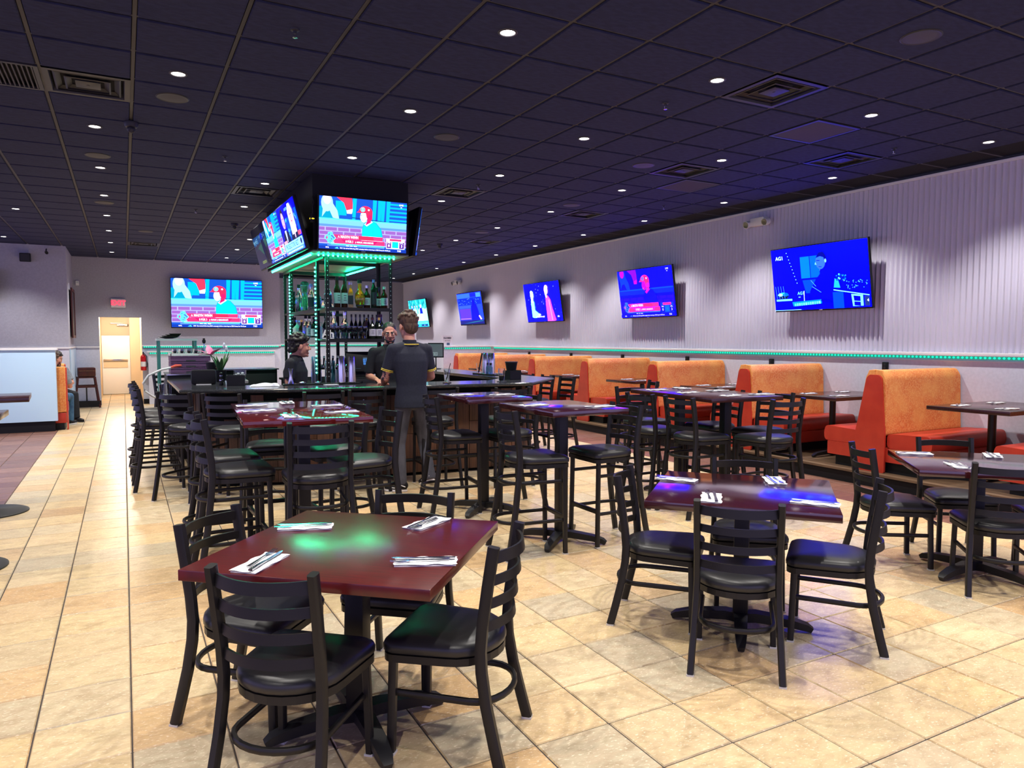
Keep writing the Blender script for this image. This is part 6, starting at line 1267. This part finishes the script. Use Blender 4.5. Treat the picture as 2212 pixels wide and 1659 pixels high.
    if st.get('beard'):
        b = MB(); b.ell((0, .048, -.088), (.048, .046, .032), 0, 12, 8, Mh); b.ell((0, .020, -.068), (.0605, .055, .036), 0, 12, 8, Mh); b.ell((0, .094, -.052), (.024, .006, .006), 0, 10, 6, Mh)
        if st['beard'] == 'long': b.ell((0, .05, -.12), (.045, .04, .05), 0, 12, 8, Mh)
        fuse(b, 'beard', M[st['hair']], t, .006, 2)
    if st.get('glasses'):
        g = MB()
        for s_ in (-1, 1):
            g.rod([Mh @ Vector((s_ * .032 + .024 * math.cos(2 * PI * i / 18), .094, .004 + .018 * math.sin(2 * PI * i / 18))) for i in range(18)], .0028, 6, closed=True); g.rod([Mh @ Vector((s_ * .056, .092, .008)), Mh @ Vector((s_ * .076, .05, .010)), Mh @ Vector((s_ * .078, -.01, .004))], .0025, 6)
        g.rod([Mh @ Vector((-.009, .096, .008)), Mh @ Vector((.009, .096, .008))], .0025, 6); part(g, 'glasses', M['blackpl'], t)
    # shirt
    s = MB(); ax = (nb - pv)
    def tor(f, rx, ry, dy=0): c = pv + ax * f; return (c.x, c.y + dy, c.z, rx, ry)
    w_ = st.get('wide', 1)
    loft(s, [tor(-.16, .186 * w_, .136 * w_), tor(-.04, .182 * w_, .132 * w_), tor(.06, .172 * w_, .122 * w_), tor(.25, .155 * w_, .112 * w_, -.004), tor(.48, .172 * w_, .122 * w_, -.004), tor(.68, .188 * w_, .124 * w_, -.006), tor(.82, .182 * w_, .108, -.008), tor(.93, .130, .082, -.006), tor(1.0, .072, .068)], 24)
    for q in 'lr':
        sh, el = V['sh_' + q], V['el_' + q]; s.cap(nb.lerp(sh, .35) - ax * .045, sh - ax * .02, .068, .066, 0, 14); s.ell(sh, (.068,) * 3, 0, 12, 8)
        s.tube(sh, sh.lerp(el, st.get('sleeve', .72)), .066, .064, 16)
    so_ = fuse(s, 'shirt', M[st['shirt']], t, .009, 4)
    cl = MB()
    for q in 'lr':
        sh, el = V['sh_' + q], V['el_' + q]; e = sh.lerp(el, st.get('sleeve', .72)); dn = (el - sh).normalized()
        if st.get('tip'):
            for k in (.004, -.010):
                c_ = e + dn * k; a = dn.cross(Vector((0, 1, 0))).normalized(); b = dn.cross(a); cl.rod([c_ + (a * math.cos(2 * PI * i / 24) + b * math.sin(2 * PI * i / 24)) * .0635 for i in range(24)], .0038, 6, closed=True)
    if st.get('collar'):
        c = MB(); n_ = nb + ax.normalized() * .012
        loft(c, [(n_.x, n_.y, n_.z - .035, .086, .084), (n_.x, n_.y - .002, n_.z - .005, .076, .076), (n_.x, n_.y - .004, n_.z + .025, .070, .070), (n_.x, n_.y - .004, n_.z + .026, .062, .062)], 24); part(c, 'collar', M[st['shirt']], so_)
        if st.get('tip'): cl.rod([(n_.x + .094 * math.cos(2 * PI * i / 28), n_.y - .004 + .094 * math.sin(2 * PI * i / 28), n_.z - .022) for i in range(28)], .0055, 6, closed=True)
    if cl.v: part(cl, 'yellow_tipping', M['yellow'], so_, label='thin yellow stripes on collar and cuffs')
    if st.get('vest'):
        v = MB(); loft(v, [tor(-.02, .176, .122), tor(.25, .164, .119, -.004), tor(.50, .178, .128, -.004), tor(.70, .176, .128, -.006), tor(.86, .15, .108, -.006), tor(.92, .118, .09)], 24); fuse(v, 'vest', M[st['vest']], t, .010, 3)
    # trousers and shoes
    tr = MB(); tr.ell(pv, (.168 * w_, .122 * w_, .12)); 
    for q in 'lr':
        hp, kn, an = V['hip_' + q], V['kn_' + q], V['an_' + q]
        tr.cap(hp, kn, .092, .066, 0, 14); tr.cap(kn, kn.lerp(an, .35), .066, .062, 0, 14); tr.tube(kn.lerp(an, .3), an.lerp(kn, -.04), .063, .056, 14)
    pt = fuse(tr, 'trousers', M[st['trousers']], t, .010, 3)
    if st.get('trousers2'):
        pass
    for q in 'lr':
        an = V['an_' + q]; d = Vector((J['toe_' + q][0], J['toe_' + q][1], 0)).normalized(); s_ = Vector((d.y, -d.x, 0)); Mx = Matrix(((s_.x, d.x, 0, an.x), (s_.y, d.y, 0, an.y), (0, 0, 1, an.z - .085), (0, 0, 0, 1)))
        lift = J.get('heel_' + q, 0)
        if lift: Mx = Mx @ Matrix.Translation((0, .14, 0)) @ Matrix.Rotation(-lift, 4, 'X') @ Matrix.Translation((0, -.14, 0))
        m = MB(); m.ell((0, .06, .040), (.044, .125, .034), 0, 14, 10, Mx); m.ell((0, -.02, .06), (.040, .052, .05), 0, 14, 10, Mx); m.ell((0, .13, .034), (.044, .058, .030), 0, 12, 8, Mx); sh_ = part(m, 'shoe', M['blackpl'], t)
        ol = [(.044 * math.sin(2 * PI * i / 24), .065 + .13 * math.cos(2 * PI * i / 24)) for i in range(24)]; m = MB(); m.prism([(x * 1.06, y) for x, y in ol][::-1], .0, .020, 0, Mx); part(m, 'sole', M['white' if st.get('sole') else 'vent'], sh_)
        if st.get('stripe'):
            m = MB()
            for e in (-1, 1): m.rod([Mx @ Vector((e * .040, -.055, .052)), Mx @ Vector((e * .045, -.01, .068)), Mx @ Vector((e * .047, .04, .035)), Mx @ Vector((e * .046, .09, .040))], .005, 6)
            part(m, 'white_stripe', M['white'], sh_)
    return t
# the man standing at the bar with his back to us
person('man seen from behind in navy polo and grey jeans, standing at the bar', (2.64, 7.13, 0), R(2), dict(
    head=(.0, .10, 1.725), head_rot=(R(-6), 0, R(6)), neck=(0, .055, 1.545), chest=(0, .045, 1.34), pelvis=(0, .0, .97),
    sh_l=(-.185, .05, 1.480), sh_r=(.185, .05, 1.480), el_l=(-.252, .10, 1.19), el_r=(.262, .09, 1.19), wr_l=(-.175, .355, 1.115), wr_r=(.150, .355, 1.115),
    hd_l=(.10, 1, -.08), hd_r=(-.18, 1, -.08), back_l=(0, .05, 1), back_r=(0, .05, 1), curl=.22,
    hip_l=(-.092, 0, .92), hip_r=(.092, 0, .92), kn_l=(-.135, .03, .50), kn_r=(.15, .05, .50), an_l=(-.125, .0, .09), an_r=(.165, -.10, .13),
    toe_l=(-.75, .65), toe_r=(-.25, 1), heel_r=.35), dict(hair='hair_b', style='messy', shirt='navy', trousers='jeans', tattoo='l', tip=True, collar=True, sleeve=.74, wide=1.04, stripe=True, sole=True, seed=4, hs=1.14, hv=1.08))
# bartender at the left, in profile
person('bartender with curly black hair and dark vest behind the counter, in profile looking right', (1.80, 8.83, 0), R(-116), dict(
    head=(0, .06, 1.505), head_rot=(R(-4), 0, R(24)), neck=(0, .01, 1.365), chest=(0, .0, 1.20), pelvis=(0, 0, .88), sh_l=(-.185, -.005, 1.305), sh_r=(.185, -.005, 1.305), el_l=(-.235, -.06, 1.05), el_r=(.225, -.03, 1.06), wr_l=(-.19, .17, .985), wr_r=(.19, .17, .985),
    hd_l=(.25, 1, -.2), hd_r=(-.25, 1, -.2), back_l=(-.4, 0, 1), back_r=(.4, 0, 1), hip_l=(-.085, 0, .84), hip_r=(.085, 0, .84), kn_l=(-.10, .02, .46), kn_r=(.10, .02, .46), an_l=(-.10, 0, .085), an_r=(.10, 0, .085), toe_l=(-.15, 1), toe_r=(.15, 1), gaze=0),
    dict(hair='hair_k', style='curly', shirt='blackcloth', vest='navy', trousers='blackcloth', tattoo='lr', beard=False, sleeve=.72, collar=True, seed=9, hs=1.12, hv=1.04, wide=1.12))
# bartender with glasses, half hidden
person('bartender with glasses and receding dark hair, half hidden behind the man in the polo', (2.90, 8.66, 0), R(176), dict(
    head=(0, .07, 1.665), head_rot=(R(-10), R(4), R(-12)), neck=(0, .02, 1.49), chest=(0, .0, 1.29), pelvis=(0, 0, .94), sh_l=(-.185, 0, 1.425), sh_r=(.185, 0, 1.425), el_l=(-.25, .0, 1.14), el_r=(.25, .0, 1.14), wr_l=(-.2, .22, 1.10), wr_r=(.2, .22, 1.10),
    hd_l=(.1, 1, -.1), hd_r=(-.1, 1, -.1), back_l=(0, 0, 1), back_r=(0, 0, 1), hip_l=(-.09, 0, .90), hip_r=(.09, 0, .90), kn_l=(-.10, .02, .49), kn_r=(.10, .02, .49), an_l=(-.10, 0, .085), an_r=(.10, 0, .085), toe_l=(-.15, 1), toe_r=(.15, 1)),
    dict(hair='hair_k', style='receding', shirt='blackcloth', trousers='blackcloth', glasses=True, beard='short', sleeve=.9, collar=True, seed=3))
# guests in the left booth
SIT = dict(head=(.0, .12, 1.22), head_rot=(R(-14), 0, 0), neck=(0, .05, 1.06), chest=(0, .0, .88), pelvis=(0, -.02, .575), sh_l=(-.185, .0, .995), sh_r=(.185, .0, .995), el_l=(-.26, .10, .74), el_r=(.26, .10, .74), wr_l=(-.10, .30, .74), wr_r=(.10, .30, .74),
    hd_l=(.6, 1, .2), hd_r=(-.6, 1, .2), back_l=(-.3, .2, 1), back_r=(.3, .2, 1), curl=.5, hip_l=(-.095, .05, .56), hip_r=(.095, .05, .56), kn_l=(-.14, .45, .53), kn_r=(.14, .45, .53), an_l=(-.14, .50, .09), an_r=(.14, .44, .09), toe_l=(-.2, 1), toe_r=(.2, 1))
person('bearded man in grey T-shirt and dark trousers, sitting in the left booth', (-1.20, 16.62, 0), R(-152), SIT, dict(hair='hair_k', style='messy', shirt='grey_shirt', trousers='blackcloth', beard='long', sleeve=.8, wide=1.14, seed=6), 'seated guests')
person('guest in blue jeans on the near bench, hidden but for one leg and sneaker', (-1.16, 15.36, 0), R(-14), SIT, dict(hair='hair_b', style='messy', shirt='grey_shirt', trousers='blue_jeans', sole=True, sleeve=.8, seed=8), 'seated guests')
